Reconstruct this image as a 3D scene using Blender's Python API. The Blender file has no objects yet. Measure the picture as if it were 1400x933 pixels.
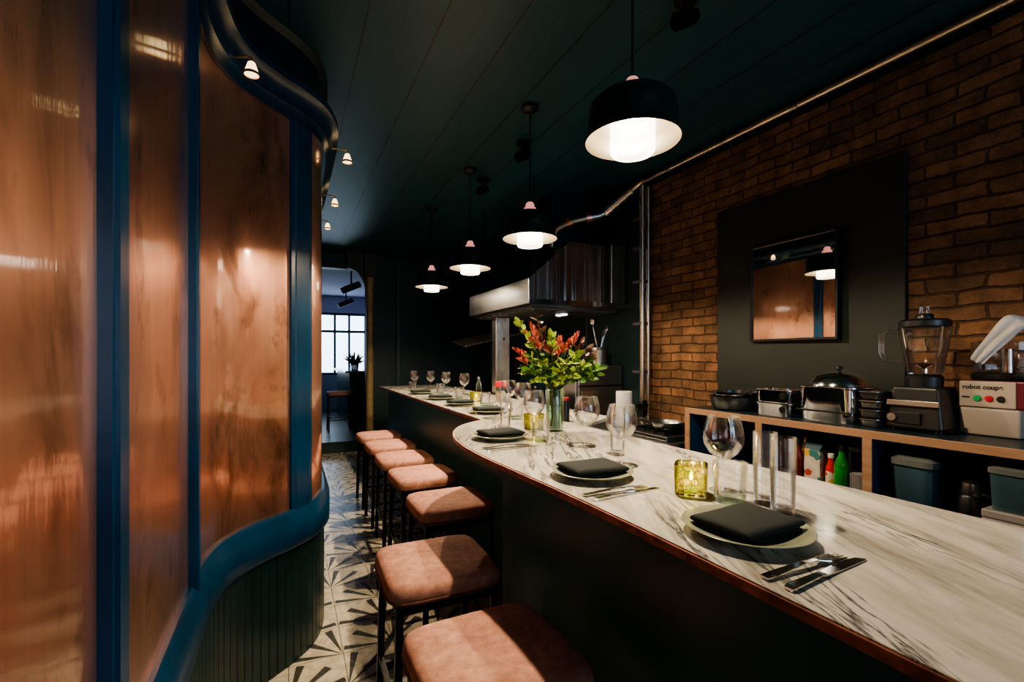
import bpy, bmesh, math, random
from mathutils import Vector, Matrix
random.seed(7)
PI = math.pi
C = bpy.context.scene.collection

# ------------------------------------------------------------------ helpers
def nb(): return bmesh.new()

def obj(name, bm, mat, parent=None, smooth=False, loc=None):
    bmesh.ops.recalc_face_normals(bm, faces=bm.faces)
    me = bpy.data.meshes.new(name); bm.to_mesh(me); bm.free()
    if smooth:
        for p in me.polygons: p.use_smooth = True
        try: me.set_sharp_from_angle(angle=math.radians(40))
        except Exception: pass
    for m in (mat if isinstance(mat, (list, tuple)) else [mat]): me.materials.append(m)
    o = bpy.data.objects.new(name, me); C.objects.link(o)
    if parent is not None: o.parent = parent
    if loc is not None: o.location = loc
    return o

def tag(o, label, cat, group=None, kind=None):
    o['label'] = label; o['category'] = cat
    if group: o['group'] = group
    if kind: o['kind'] = kind
    return o

def thing(name, label, cat, loc=(0, 0, 0), rotz=0, group=None):
    o = bpy.data.objects.new(name, None); C.objects.link(o)
    o.empty_display_size = 0.05
    o.location = loc; o.rotation_euler = (0, 0, rotz)
    return tag(o, label, cat, group)

def struct(name, bm, m, parent=None, smooth=False):
    o = obj(name, bm, m, parent, smooth)
    if parent is None: o['kind'] = 'structure'
    return o

def dup(root, loc, rotz=0, label=None):
    r = root.copy(); C.objects.link(r); r.location = loc; r.rotation_euler = (0, 0, rotz)
    if label: r['label'] = label
    for ch in list(root.children):
        c = ch.copy(); C.objects.link(c); c.parent = r
        if ch.type == 'LIGHT': c.data = ch.data
        for g in ch.children:
            d = g.copy(); C.objects.link(d); d.parent = c
    return r

def box(bm, x0, x1, y0, y1, z0, z1, bev=0, seg=2, mat=None):
    r = bmesh.ops.create_cube(bm, size=1)
    vs = r['verts']
    for v in vs:
        v.co = Vector(((x0+x1)/2 + v.co.x*(x1-x0), (y0+y1)/2 + v.co.y*(y1-y0), (z0+z1)/2 + v.co.z*(z1-z0)))
    if bev > 0:
        es = list({e for v in vs for e in v.link_edges})
        g = bmesh.ops.bevel(bm, geom=es, offset=bev, segments=seg, affect='EDGES', profile=0.5)
        vs = list({v for f in g['faces'] for v in f.verts} | {v for v in vs if v.is_valid})
    if mat is not None:
        fs = {f for v in vs if v.is_valid for f in v.link_faces}
        for f in fs: f.material_index = mat
    return [v for v in vs if v.is_valid]

def xform(vs, M):
    for v in vs: v.co = M @ v.co

def lathe(bm, prof, n=32, cx=0, cy=0, cz=0, sx=1, sy=1, sup=None, mod=None):
    """prof: list of (r, z); closes poles where r == 0"""
    rings = []; out = []
    for r, z in prof:
        if r <= 1e-6:
            v = bm.verts.new((cx, cy, cz+z)); rings.append([v]); out.append(v)
        else:
            ring = []
            for k in range(n):
                a = 2*PI*k/n; ca, sa = math.cos(a), math.sin(a)
                q = 1.0
                if sup: q = (abs(ca)**sup + abs(sa)**sup)**(-1.0/sup)
                if mod: q *= mod(a, z)
                v = bm.verts.new((cx+r*sx*ca*q, cy+r*sy*sa*q, cz+z)); ring.append(v)
            rings.append(ring); out += ring
    for a, b in zip(rings, rings[1:]):
        if len(a) == 1 and len(b) == 1: continue
        for k in range(n):
            k2 = (k+1) % n
            if len(a) == 1: bm.faces.new((a[0], b[k], b[k2]))
            elif len(b) == 1: bm.faces.new((a[k], a[k2], b[0]))
            else: bm.faces.new((a[k], a[k2], b[k2], b[k]))
    return out

def tube(bm, pts, r, n=10, cap=True):
    pts = [Vector(p) for p in pts]; rings = []
    rr = r if isinstance(r, (list, tuple)) else [r]*len(pts)
    up = None
    for i, p in enumerate(pts):
        if i == 0: t = pts[1]-p
        elif i == len(pts)-1: t = p-pts[i-1]
        else: t = (pts[i+1]-p).normalized()+(p-pts[i-1]).normalized()
        t.normalize()
        if up is None:
            up = Vector((0, 0, 1)) if abs(t.z) < .9 else Vector((1, 0, 0))
        b = t.cross(up).normalized(); up = b.cross(t).normalized()
        rings.append([bm.verts.new(p + rr[i]*(math.cos(2*PI*k/n)*b + math.sin(2*PI*k/n)*up)) for k in range(n)])
    for a, b in zip(rings, rings[1:]):
        for k in range(n):
            bm.faces.new((a[k], a[(k+1) % n], b[(k+1) % n], b[k]))
    if cap:
        bm.faces.new(rings[0][::-1]); bm.faces.new(rings[-1])
    return [v for rg in rings for v in rg]

def prism(bm, poly, z0, z1, mat=None):
    lo = [bm.verts.new((x, y, z0)) for x, y in poly]
    hi = [bm.verts.new((x, y, z1)) for x, y in poly]
    n = len(poly); fs = []
    for k in range(n):
        fs.append(bm.faces.new((lo[k], lo[(k+1) % n], hi[(k+1) % n], hi[k])))
    fs.append(bm.faces.new(lo[::-1])); fs.append(bm.faces.new(hi))
    if mat is not None:
        for f in fs: f.material_index = mat
    return lo+hi

# ------------------------------------------------------------------ materials
class N:
    def __init__(s, name):
        s.m = bpy.data.materials.new(name); s.m.use_nodes = True
        s.t = s.m.node_tree; s.n = s.t.nodes; s.n.clear()
        s.out = s.n.new('ShaderNodeOutputMaterial')
    def new(s, ty, **kw):
        n = s.n.new('ShaderNode'+ty)
        for k, v in kw.items():
            if k.startswith('_'): setattr(n, k[1:], v)
            else: n.inputs[k.replace('__', ' ')].default_value = v
        return n
    def link(s, a, b): s.t.links.new(a, b)
    def math(s, op, a, b=None, c=None):
        n = s.n.new('ShaderNodeMath'); n.operation = op
        for i, q in enumerate((a, b, c)):
            if q is None: continue
            if isinstance(q, (int, float)): n.inputs[i].default_value = q
            else: s.link(q, n.inputs[i])
        return n.outputs[0]
    def ramp(s, fac, stops, interp='LINEAR'):
        n = s.n.new('ShaderNodeValToRGB'); n.color_ramp.interpolation = interp
        el = n.color_ramp.elements
        while len(el) < len(stops): el.new(0.5)
        for e, (p, c) in zip(el, stops):
            e.position = p; e.color = (*c, 1) if len(c) == 3 else c
        s.link(fac, n.inputs[0]); return n.outputs[0]
    def mix(s, fac, a, b, mode='MIX'):
        n = s.n.new('ShaderNodeMix'); n.data_type = 'RGBA'; n.blend_type = mode
        for i, q in ((0, fac), (6, a), (7, b)):
            if isinstance(q, (int, float)): n.inputs[i].default_value = q
            elif isinstance(q, tuple): n.inputs[i].default_value = (*q, 1) if len(q) == 3 else q
            else: s.link(q, n.inputs[i])
        return n.outputs[2]
    def coords(s, scale=(1, 1, 1), rot=(0, 0, 0), kind='Object'):
        tc = s.n.new('ShaderNodeTexCoord'); mp = s.n.new('ShaderNodeMapping')
        mp.inputs['Scale'].default_value = scale; mp.inputs['Rotation'].default_value = rot
        s.link(tc.outputs[kind], mp.inputs[0]); return mp.outputs[0]
    def noise(s, vec, scale=5, detail=4, rough=.5, dist=0):
        n = s.new('TexNoise', Scale=scale, Detail=detail, Roughness=rough, Distortion=dist)
        s.link(vec, n.inputs['Vector']); return n.outputs['Fac']
    def bump(s, h, strength=.3, dist=.01):
        n = s.new('Bump', Strength=strength, Distance=dist); s.link(h, n.inputs['Height']); return n.outputs[0]
    def pbr(s, color, rough=.5, metal=0, normal=None, spec=None, emis=None, estr=0, coat=0, aniso=0):
        p = s.new('BsdfPrincipled')
        def put(k, v):
            if isinstance(v, (int, float)): p.inputs[k].default_value = v
            elif isinstance(v, tuple): p.inputs[k].default_value = (*v, 1)
            else: s.link(v, p.inputs[k])
        put('Base Color', color); put('Roughness', rough); put('Metallic', metal)
        if normal is not None: s.link(normal, p.inputs['Normal'])
        if spec is not None: put('Specular IOR Level', spec)
        if emis is not None: put('Emission Color', emis); put('Emission Strength', estr)
        if coat: put('Coat Weight', coat); put('Coat Roughness', .1)
        if aniso: put('Anisotropic', aniso)
        s.link(p.outputs[0], s.out.inputs[0]); return s.m

def simple(name, col, rough=.5, metal=0, var=.25, nscale=12, bump=0, spec=None, coat=0):
    k = N(name); v = k.coords()
    f = k.noise(v, nscale, 4)
    c0 = tuple(x*(1-var) for x in col); c1 = tuple(min(1, x*(1+var)) for x in col)
    c = k.ramp(f, [(.3, c0), (.7, c1)])
    nrm = k.bump(k.noise(v, nscale*6, 3), bump, .004) if bump else None
    return k.pbr(c, rough, metal, nrm, spec, coat=coat)

def glassy(name, tint=(1, 1, 1), refl=1.0, edge=.78, body=0.035):
    """thin glass: clear in the middle, darker and mirror-like to its edges"""
    k = N(name)
    tr = k.new('BsdfTransparent'); gl = k.new('BsdfGlossy', Roughness=.02)
    gl.inputs['Color'].default_value = (refl, refl, refl, 1)
    lw = k.new('LayerWeight', Blend=.35)
    col = k.ramp(lw.outputs['Facing'], [(0, tint), (.55, tuple(x*.93 for x in tint)), (1, tuple(x*edge for x in tint))])
    k.link(col, tr.inputs['Color'])
    fr = k.new('Fresnel', IOR=1.45)
    fac = k.math('ADD', k.math('MULTIPLY', fr.outputs[0], .62), body)
    mx = k.new('MixShader'); k.link(fac, mx.inputs[0]); k.link(tr.outputs[0], mx.inputs[1]); k.link(gl.outputs[0], mx.inputs[2])
    k.link(mx.outputs[0], k.out.inputs[0]); return k.m

def emit(name, col, s):
    k = N(name); e = k.new('Emission', Strength=s); e.inputs['Color'].default_value = (*col, 1)
    k.link(e.outputs[0], k.out.inputs[0]); return k.m

def mat_copper():
    k = N('brushed_copper')
    streak = k.noise(k.coords((70, 70, 1.0)), 1.0, 5, .6)
    blot = k.noise(k.coords((2.2, 2.2, 1.3)), 1.5, 5, .6, .6)
    smear = k.noise(k.coords((6, 6, 3.8)), 1.0, 6, .65, .3)
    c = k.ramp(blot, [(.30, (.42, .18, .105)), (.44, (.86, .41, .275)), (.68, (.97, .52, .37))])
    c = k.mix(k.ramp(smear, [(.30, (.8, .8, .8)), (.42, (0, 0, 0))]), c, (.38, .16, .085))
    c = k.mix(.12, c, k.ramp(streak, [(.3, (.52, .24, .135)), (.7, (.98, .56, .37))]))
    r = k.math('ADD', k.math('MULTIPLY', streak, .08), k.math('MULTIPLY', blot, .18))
    r = k.math('ADD', r, .18)
    h = k.math('ADD', k.math('MULTIPLY', streak, .13), k.math('MULTIPLY', k.noise(k.coords((4, 4, .8)), 1.5, 2), 1.3))
    nrm = k.bump(h, .16, .02)
    k.pbr(c, r, .84, nrm)
    p = [n for n in k.n if n.type == 'BSDF_PRINCIPLED'][0]
    p.inputs['Coat Weight'].default_value = 1.0; p.inputs['Coat Roughness'].default_value = .065; p.inputs['Coat IOR'].default_value = 1.7
    k.link(nrm, p.inputs['Coat Normal'])
    return k.m

def mat_brick():
    k = N('old_brick')
    tc = k.new('TexCoord'); sp = k.new('SeparateXYZ'); k.link(tc.outputs['Object'], sp.inputs[0])
    wob = k.noise(tc.outputs['Object'], 3, 3)
    wo2 = k.noise(tc.outputs['Object'], 26, 3)
    wob = k.math('ADD', wob, k.math('MULTIPLY', wo2, .28))
    cb = k.new('CombineXYZ')
    k.link(k.math('ADD', sp.outputs[1], k.math('MULTIPLY', wob, .07)), cb.inputs[0])
    k.link(k.math('ADD', sp.outputs[2], k.math('MULTIPLY', wob, .045)), cb.inputs[1])
    b = k.new('TexBrick', Scale=1.0, Mortar__Size=.007, Mortar__Smooth=.6, Bias=0.0, Brick__Width=.22, Row__Height=.068)
    b.inputs['Color1'].default_value = (.29, .155, .085, 1); b.inputs['Color2'].default_value = (.135, .085, .05, 1)
    b.inputs['Mortar'].default_value = (.10, .06, .038, 1)
    k.link(cb.outputs[0], b.inputs['Vector'])
    n1 = k.noise(tc.outputs['Object'], 9, 6, .65); n2 = k.noise(tc.outputs['Object'], 45, 5, .7)
    c = k.mix(.8, b.outputs['Color'], k.ramp(n1, [(.3, (.30, .28, .26)), (.7, (1.5, 1.3, 1.15))]), 'MULTIPLY')
    c = k.mix(k.ramp(n2, [(.55, (0, 0, 0)), (.75, (.6, .6, .6))]), c, (.055, .04, .03))
    h = k.math('ADD', k.math('MULTIPLY', b.outputs['Fac'], -1.0), k.math('MULTIPLY', n2, .55))
    return k.pbr(c, .8, 0, k.bump(h, .9, .018), .25)

def mat_marble():
    k = N('veined_marble')
    v = k.coords((1, 1, 1), (0, 0, math.radians(26)))
    mp = k.new('Mapping'); mp.inputs['Scale'].default_value = (13, 2.3, 2.3); k.link(v, mp.inputs[0])
    mp2 = k.new('Mapping'); mp2.inputs['Scale'].default_value = (24, 2.6, 4); k.link(v, mp2.inputs[0])
    base = k.noise(mp.outputs[0], 1.0, 6, .62, .5)
    fine = k.noise(mp2.outputs[0], 1.0, 5, .65, .7)
    mask = k.noise(mp.outputs[0], .45, 3, .5)
    c = k.ramp(base, [(.30, (.30, .265, .215)), (.43, (.55, .51, .435)), (.58, (.74, .695, .61)), (.75, (.60, .555, .475))])
    vein = k.ramp(k.math('ABSOLUTE', k.math('SUBTRACT', fine, .47)), [(.0, (1, 1, 1)), (.05, (0, 0, 0))])
    gate = k.ramp(mask, [(.47, (0, 0, 0)), (.60, (.95, .95, .95))])
    g = k.math('MULTIPLY', vein, gate)
    c = k.mix(g, c, (.055, .06, .065))
    return k.pbr(c, .10, 0, None, .5)

def mat_floor():
    k = N('patterned_tile')
    tc = k.new('TexCoord'); sp = k.new('SeparateXYZ'); k.link(tc.outputs['Object'], sp.inputs[0])
    s = .24
    U = k.math('DIVIDE', sp.outputs[0], s); V = k.math('DIVIDE', sp.outputs[1], s)
    u = k.math('FRACT', k.math('ADD', U, 100.0)); v = k.math('FRACT', k.math('ADD', V, 100.0))
    cell = k.new('CombineXYZ'); k.link(k.math('FLOOR', U), cell.inputs[0]); k.link(k.math('FLOOR', V), cell.inputs[1])
    wn = k.new('TexWhiteNoise', _noise_dimensions='2D'); k.link(cell.outputs[0], wn.inputs['Vector'])
    flip = k.math('GREATER_THAN', wn.outputs['Value'], .5)
    uf = k.math('ADD', k.math('MULTIPLY', u, k.math('SUBTRACT', 1.0, flip)), k.math('MULTIPLY', k.math('SUBTRACT', 1.0, u), flip))
    # slim dark blades fanning out of two corners of every tile, and a thin joint
    def blade(a0, a1):
        ang = k.math('ARCTAN2', v, uf)
        return k.math('MULTIPLY', k.math('GREATER_THAN', ang, a0), k.math('LESS_THAN', ang, a1))
    b1 = blade(.12, .27); b2 = blade(.68, .86); b3 = blade(1.27, 1.43)
    d = k.math('MAXIMUM', b1, k.math('MAXIMUM', b2, b3))
    rad = k.math('SQRT', k.math('ADD', k.math('MULTIPLY', uf, uf), k.math('MULTIPLY', v, v)))
    d = k.math('MULTIPLY', d, k.math('LESS_THAN', rad, .98))
    j = k.math('LESS_THAN', k.math('MINIMUM', u, v), .018)
    dirt = k.noise(tc.outputs['Object'], 14, 5, .65)
    c = k.mix(k.math('MULTIPLY', d, .92), k.ramp(dirt, [(.3, (.52, .45, .33)), (.7, (.80, .70, .54))]), (.022, .026, .024))
    c = k.mix(k.math('MULTIPLY', j, .8), c, (.09, .075, .055))
    r = k.math('ADD', k.math('MULTIPLY', dirt, .3), .12)
    return k.pbr(c, r, 0, k.bump(k.math('ADD', k.math('MULTIPLY', dirt, .4), k.math('MULTIPLY', j, -1)), .25, .004), .5)

def mat_ceiling():
    k = N('painted_ceiling_boards')
    tc = k.new('TexCoord'); sp = k.new('SeparateXYZ'); k.link(tc.outputs['Object'], sp.inputs[0])
    f = k.math('FRACT', k.math('ADD', k.math('DIVIDE', sp.outputs[0], .31), 50.0))
    g = k.math('LESS_THAN', f, .028)
    g2 = k.math('MULTIPLY', k.math('GREATER_THAN', f, .5), k.math('LESS_THAN', f, .515))
    n = k.noise(k.coords((3, .6, 1)), 2, 4)
    c = k.ramp(n, [(.3, (.008, .052, .068)), (.7, (.012, .072, .092))])
    c = k.mix(k.math('MAXIMUM', g, k.math('MULTIPLY', g2, .45)), c, (.003, .010, .011))
    return k.pbr(c, .42, 0, k.bump(k.math('MULTIPLY', g, -1), .6, .01), .5)

def mat_suede(name, a, b):
    k = N(name); v = k.coords()
    n1 = k.noise(v, 7, 5, .6); n2 = k.noise(v, 90, 4, .7); n3 = k.noise(v, 28, 4, .6)
    c = k.ramp(n1, [(.3, a), (.7, b)])
    c = k.mix(k.ramp(n2, [(.62, (0, 0, 0)), (.72, (.55, .55, .55))]), c, tuple(x*.35 for x in a))
    c = k.mix(.35, c, k.ramp(n3, [(.3, tuple(x*.6 for x in a)), (.7, tuple(x*1.1 for x in b))]))
    return k.pbr(c, .72, 0, k.bump(k.math('ADD', n2, k.math('MULTIPLY', n3, 1.5)), .35, .004), .3)

def mat_wood(name, a, b, axis=1, sc=1):
    k = N(name); s = [14*sc]*3; s[axis] = 1.2*sc
    n = k.noise(k.coords(tuple(s)), 1.6, 6, .6, .6)
    return k.pbr(k.ramp(n, [(.3, a), (.7, b)]), .5, 0, k.bump(n, .15, .003))

def mat_steel(name, col=(.62, .61, .58), rough=.22, axis=2):
    k = N(name); s = [2]*3; s[axis] = 90
    n = k.noise(k.coords(tuple(s)), 1, 3)
    big = k.noise(k.coords((2, 2, 2)), 2, 3)
    r = k.math('ADD', k.math('MULTIPLY', n, .12), rough-.04)
    c = k.ramp(big, [(.3, tuple(x*.82 for x in col)), (.7, col)])
    return k.pbr(c, r, 1.0, k.bump(big, .06, .02))

M = {}
M['copper'] = mat_copper()
M['brick'] = mat_brick()
M['marble'] = mat_marble()
M['tile'] = mat_floor()
M['ceiling'] = mat_ceiling()
M['blue'] = simple('blue_gloss_paint', (.005, .052, .118), .28, 0, .25, 5, .1)
M['bluedeep'] = simple('deep_blue_paint', (.004, .030, .068), .3, 0, .25, 5, .1)
M['blueblack'] = simple('blue_black_paint', (.004, .016, .024), .4, 0, .3, 6)
M['base'] = simple('dark_green_black_paint', (.010, .036, .034), .35, 0, .3, 8, .1)
M['front'] = simple('black_green_lacquer', (.016, .098, .115), .38, 0, .25, 3, .05)
M['panelblack'] = simple('black_chalky_paint', (.006, .0115, .0092), .55, 0, .3, 4, .15)
M['seat'] = mat_suede('tan_suede', (.48, .22, .15), (.76, .385, .275))
M['seat_dk'] = mat_suede('brown_suede', (.17, .078, .05), (.24, .11, .068))
M['blackmetal'] = simple('black_powder_coat', (.008, .009, .009), .42, .3, .2, 20)
M['steel'] = mat_steel('brushed_steel')
M['steel_dk'] = mat_steel('dull_steel', (.34, .34, .33), .32)
M['polished'] = mat_steel('polished_steel', (.72, .71, .69), .10)
M['galv'] = mat_steel('galvanised_pipe', (.66, .60, .50), .26, 0)
M['trim'] = simple('copper_edge', (.40, .17, .115), .34, .75, .45, 30)
M['ply'] = mat_wood('plywood_edge', (.30, .165, .095), (.46, .27, .165), 1)
M['navy'] = simple('navy_laminate', (.012, .045, .10), .4, 0, .2, 5)
M['darktop'] = simple('dark_laminate', (.010, .022, .028), .35, 0, .2, 5)
M['plate'] = simple('sage_glaze', (.30, .315, .225), .22, 0, .15, 25)
M['napkin'] = simple('black_linen', (.005, .0105, .009), .85, 0, .3, 120, .4)
M['glass'] = glassy('clear_glass')
M['greenglass'] = glassy('green_tinted_glass', (.86, .97, .90), 1.0, .55)
k = N('yellow_mosaic_glass'); v = k.coords()
vo = k.new('TexVoronoi', Scale=62.0); k.link(v, vo.inputs['Vector']); hs = k.new('SeparateColor'); k.link(vo.outputs['Color'], hs.inputs[0])
ve = k.new('TexVoronoi', Scale=62.0, _feature='DISTANCE_TO_EDGE'); k.link(v, ve.inputs['Vector'])
col = k.ramp(hs.outputs[0], [(0, (.92, .86, .40)), (.35, (.80, .80, .30)), (.6, (.62, .70, .26)), (.8, (.95, .92, .66))], 'CONSTANT')
col = k.mix(k.ramp(ve.outputs[0], [(.02, (1, 1, 1)), (.05, (0, 0, 0))]), col, (.30, .30, .10))
tr = k.new('BsdfTransparent'); k.link(col, tr.inputs['Color']); df = k.new('BsdfTranslucent'); k.link(col, df.inputs['Color'])
gl = k.new('BsdfGlossy', Roughness=.05); m1 = k.new('MixShader'); m1.inputs[0].default_value = .25; k.link(tr.outputs[0], m1.inputs[1]); k.link(df.outputs[0], m1.inputs[2])
m2 = k.new('MixShader'); fr = k.new('Fresnel', IOR=1.4); k.link(fr.outputs[0], m2.inputs[0]); k.link(m1.outputs[0], m2.inputs[1]); k.link(gl.outputs[0], m2.inputs[2])
k.link(m2.outputs[0], k.out.inputs[0]); M['amberglass'] = k.m
M['mirror'] = simple('mirror_silver', (.80, .80, .78), .02, 1, .02, 2)
M['wax'] = emit('candle_wax_glow', (1, .74, .22), 1.6)
M['flame'] = emit('candle_flame', (1, .72, .30), 30)
M['bulb'] = emit('lamp_filament', (1, .86, .66), 45)
M['lampglow'] = emit('small_lamp_glow', (1, .70, .34), 2.2)
M['enamel'] = simple('cream_enamel', (.017, .0125, .0066), .4, 0, .08, 10)
M['shade'] = simple('dark_green_enamel', (.010, .022, .018), .30, 0, .2, 8)
M['rosebrass'] = simple('rose_brass', (.62, .30, .24), .3, .9, .15, 10)
M['capglow'] = N('glowing_rose_cap').pbr((.5, .22, .18), .3, .3, None, None, (1, .40, .32), .55)  # faint emission stands in for bulb light leaking through the cap
M['brass'] = simple('aged_brass', (.55, .36, .14), .3, .9, .2, 10)
M['beige'] = simple('ochre_painted_iron', (.46, .33, .16), .5, 0, .2, 8, .1)
M['lav'] = simple('lavender_plaster', (.50, .51, .66), .8, 0, .06, 3)
M['plasterdk'] = simple('dark_teal_wall', (.008, .028, .032), .5, 0, .2, 4)
M['white'] = simple('white_plaster', (.55, .55, .55), .7, 0, .05, 4)
M['cream'] = simple('beige_plastic', (.50, .41, .33), .4, 0, .05, 8)
M['burgundy'] = simple('burgundy_plastic', (.16, .018, .03), .35, 0, .1, 8)
M['blackplastic'] = simple('black_plastic', (.010, .013, .014), .35, 0, .2, 10)
M['green_b'] = simple('green_button', (.02, .34, .10), .35, 0, .05)
M['red_b'] = simple('red_button', (.62, .02, .045), .35, 0, .05)
M['paper'] = simple('white_cloth', (.66, .62, .60), .8, 0, .08, 12, .2)
M['leaf'] = simple('fresh_leaf', (.085, .20, .02), .45, 0, .65, 22)
M['leaf_y'] = simple('yellow_green_leaf', (.30, .40, .05), .45, 0, .4, 14)
M['leaf_b'] = simple('bronze_leaf', (.13, .055, .025), .5, 0, .5, 14)
M['bloom'] = simple('coral_red_bloom', (.60, .145, .10), .6, 0, .35, 30)
M['stem'] = simple('green_stem', (.10, .15, .03), .5, 0, .3, 20)
M['redlid'] = simple('red_plastic', (.65, .03, .03), .35, 0, .1)
M['greenbottle'] = simple('bright_green_glass', (.018, .22, .035), .12, 0, .3, 20, coat=.5)
M['darkred'] = simple('dark_red_sauce', (.16, .02, .012), .2, 0, .2)
M['tub_grey'] = simple('grey_tub_lid', (.13, .14, .13), .4, 0, .1)
M['tub_blue'] = simple('smoky_blue_plastic', (.05, .095, .12), .2, 0, .15, 8)
M['greybox'] = simple('warm_grey_plastic', (.30, .26, .25), .45, 0, .08)
M['win'] = simple('window_frame_paint', (.05, .07, .12), .45, 0, .1)
M['redbrick_frame'] = simple('terracotta_frame', (.35, .14, .09), .5, 0, .2)

# small printed carton: coloured blotches
k = N('printed_label'); v = k.coords((1, 1, 1))
vo = k.new('TexVoronoi', Scale=42.0); k.link(v, vo.inputs['Vector'])
hs = k.new('SeparateColor'); k.link(vo.outputs['Color'], hs.inputs[0])
c = k.ramp(hs.outputs[0], [(0, (.62, .52, .42)), (.52, (.68, .60, .50)), (.6, (.70, .40, .05)), (.72, (.45, .06, .04)), (.86, (.05, .20, .20))], 'CONSTANT')
M['label'] = k.pbr(c, .5)

# lit glass sleeve of the pendants: part see-through, part glowing opal
k = N('glowing_opal_glass'); tr = k.new('BsdfTransparent'); e = k.new('Emission', Strength=6.0)
e.inputs['Color'].default_value = (1, .88, .70, 1)
mx = k.new('MixShader'); mx.inputs[0].default_value = .45
k.link(tr.outputs[0], mx.inputs[1]); k.link(e.outputs[0], mx.inputs[2]); k.link(mx.outputs[0], k.out.inputs[0])
M['opal'] = k.m

# ------------------------------------------------------------------ setting
CZ = 2.95
XW = 2.75          # brick wall face
YB = 7.3           # dark cross wall
bm = nb(); box(bm, -1.6, 3.0, -3.1, 7.449, -.1, 0); struct('floor', bm, M['tile'])
bm = nb(); box(bm, -1.6, 3.0, -3.1, YB+.2, CZ, CZ+.1); struct('ceiling', bm, M['ceiling'])
bm = nb(); box(bm, XW, XW+.2, -3.1, YB+.2, 0, CZ); struct('wall_right', bm, M['brick'])
bm = nb(); box(bm, -1.6, -1.5, -3.1, 12.2, 0, CZ+.1); struct('wall_left', bm, M['plasterdk'])
# cross wall with the opening to the rear room
bm = nb()
box(bm, 1.06, XW, YB, YB+.15, 0, CZ)
box(bm, -1.5, .18, YB, YB+.15, 0, CZ)
box(bm, .18, 1.06, YB, YB+.15, 2.74, CZ)
struct('wall_back', bm, M['plasterdk'])
bm = nb()
box(bm, 1.50, 1.56, YB-.05, YB, 0, CZ, .006)
struct('trim_1', bm, simple('grey_green_trim', (.035, .05, .05), .4))
# rear room
bm = nb(); box(bm, -1.5, 3.0, 7.45, 12.2, -.1, .165); struct('floor.001', bm, M['base'])
bm = nb(); box(bm, -1.5, 3.0, YB+.15, 12.2, CZ-.05, CZ+.05); struct('ceiling.001', bm, M['lav'])
bm = nb(); box(bm, 1.95, 2.05, YB+.15, 12.0, .165, CZ-.05); struct('wall_right.001', bm, M['lav'])
bm = nb()
box(bm, -1.5, .0, 12.0, 12.15, .165, CZ-.05); box(bm, 1.75, 3.0, 12.0, 12.15, .165, CZ-.05)
box(bm, .0, 1.75, 12.0, 12.15, .165, 1.0); box(bm, .0, 1.75, 12.0, 12.15, 2.5, CZ-.05)
struct('wall_rear', bm, M['lav'])
bm = nb()
for x in (.0, .33, .66, .99, 1.32, 1.70): box(bm, x, x+.05, 12.02, 12.08, 1.0, 2.5)
for z in (1.0, 2.02, 2.44): box(bm, 0, 1.75, 12.02, 12.08, z, z+.06)
w2 = struct('window_2', bm, M['win'])
# shop front behind the camera, with its big window
bm = nb()
box(bm, -1.5, .35, -3.1, -3.0, 0, CZ); box(bm, 2.45, XW, -3.1, -3.0, 0, CZ)
box(bm, .35, 2.45, -3.1, -3.0, 0, .8); box(bm, .35, 2.45, -3.1, -3.0, 2.6, CZ)
struct('wall_front', bm, M['plasterdk'])
bm = nb()
for x in (.35, 1.05, 1.72, 2.40): box(bm, x, x+.05, -3.08, -3.02, .8, 2.6)
for z in (.8, 2.55): box(bm, .35, 2.45, -3.08, -3.02, z, z+.05)
struct('window_1', bm, M['win'])
bm = nb(); box(bm, XW-.045, XW, -3.0, YB, CZ-.075, CZ); struct('trim_2', bm, M['blueblack'])

# ------------------------------------------------------------------ copper partition
ctrl = [(-.28, -3.0), (-.28, -1.0), (-.28, 1.0), (-.28, 1.72), (-.276, 1.92), (-.245, 2.10), (-.18, 2.235), (-.085, 2.345),
        (.02, 2.44), (.105, 2.55), (.155, 2.70), (.175, 2.90), (.18, 3.3), (.18, 5.0), (.18, 7.3)]
def catmull(P, m=14):
    P = [Vector(p) for p in P]; out = []
    for i in range(len(P)-1):
        p0 = P[max(i-1, 0)]; p1 = P[i]; p2 = P[i+1]; p3 = P[min(i+2, len(P)-1)]
        # centripetal parametrisation keeps the straight runs straight
        t0 = 0; t1 = t0+max((p1-p0).length, 1e-4)**.5; t2 = t1+(p2-p1).length**.5; t3 = t2+max((p3-p2).length, 1e-4)**.5
        for j in range(m):
            t = t1+(t2-t1)*j/m
            A1 = p0*(t1-t)/(t1-t0)+p1*(t-t0)/(t1-t0) if t1-t0 > .02 else p1
            A2 = p1*(t2-t)/(t2-t1)+p2*(t-t1)/(t2-t1)
            A3 = p2*(t3-t)/(t3-t2)+p3*(t-t2)/(t3-t2) if t3-t2 > .02 else p2
            B1 = A1*(t2-t)/(t2-t0)+A2*(t-t0)/(t2-t0)
            B2 = A2*(t3-t)/(t3-t1)+A3*(t-t1)/(t3-t1)
            out.append(B1*(t2-t)/(t2-t1)+B2*(t-t1)/(t2-t1))
    out.append(P[-1]); return out
raw = catmull(ctrl)
arc = [0.0]
for a, b in zip(raw, raw[1:]): arc.append(arc[-1]+(b-a).length)
def at(s):
    s = max(0, min(arc[-1]-1e-6, s))
    lo = 0
    import bisect
    lo = bisect.bisect_right(arc, s)-1
    f = (s-arc[lo])/(arc[lo+1]-arc[lo]); return raw[lo].lerp(raw[lo+1], f)
def frame(s):
    p = at(s); t = (at(s+.012)-at(s-.012)).normalized()
    return p, Vector((t.y, -t.x))        # normal points to the aisle
def s_of(x=None, y=None):
    best = min(range(len(raw)), key=lambda i: abs((raw[i].y-y) if y is not None else (raw[i].x-x)+(0 if raw[i].y > 1.9 else 9)))
    return arc[best]
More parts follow.
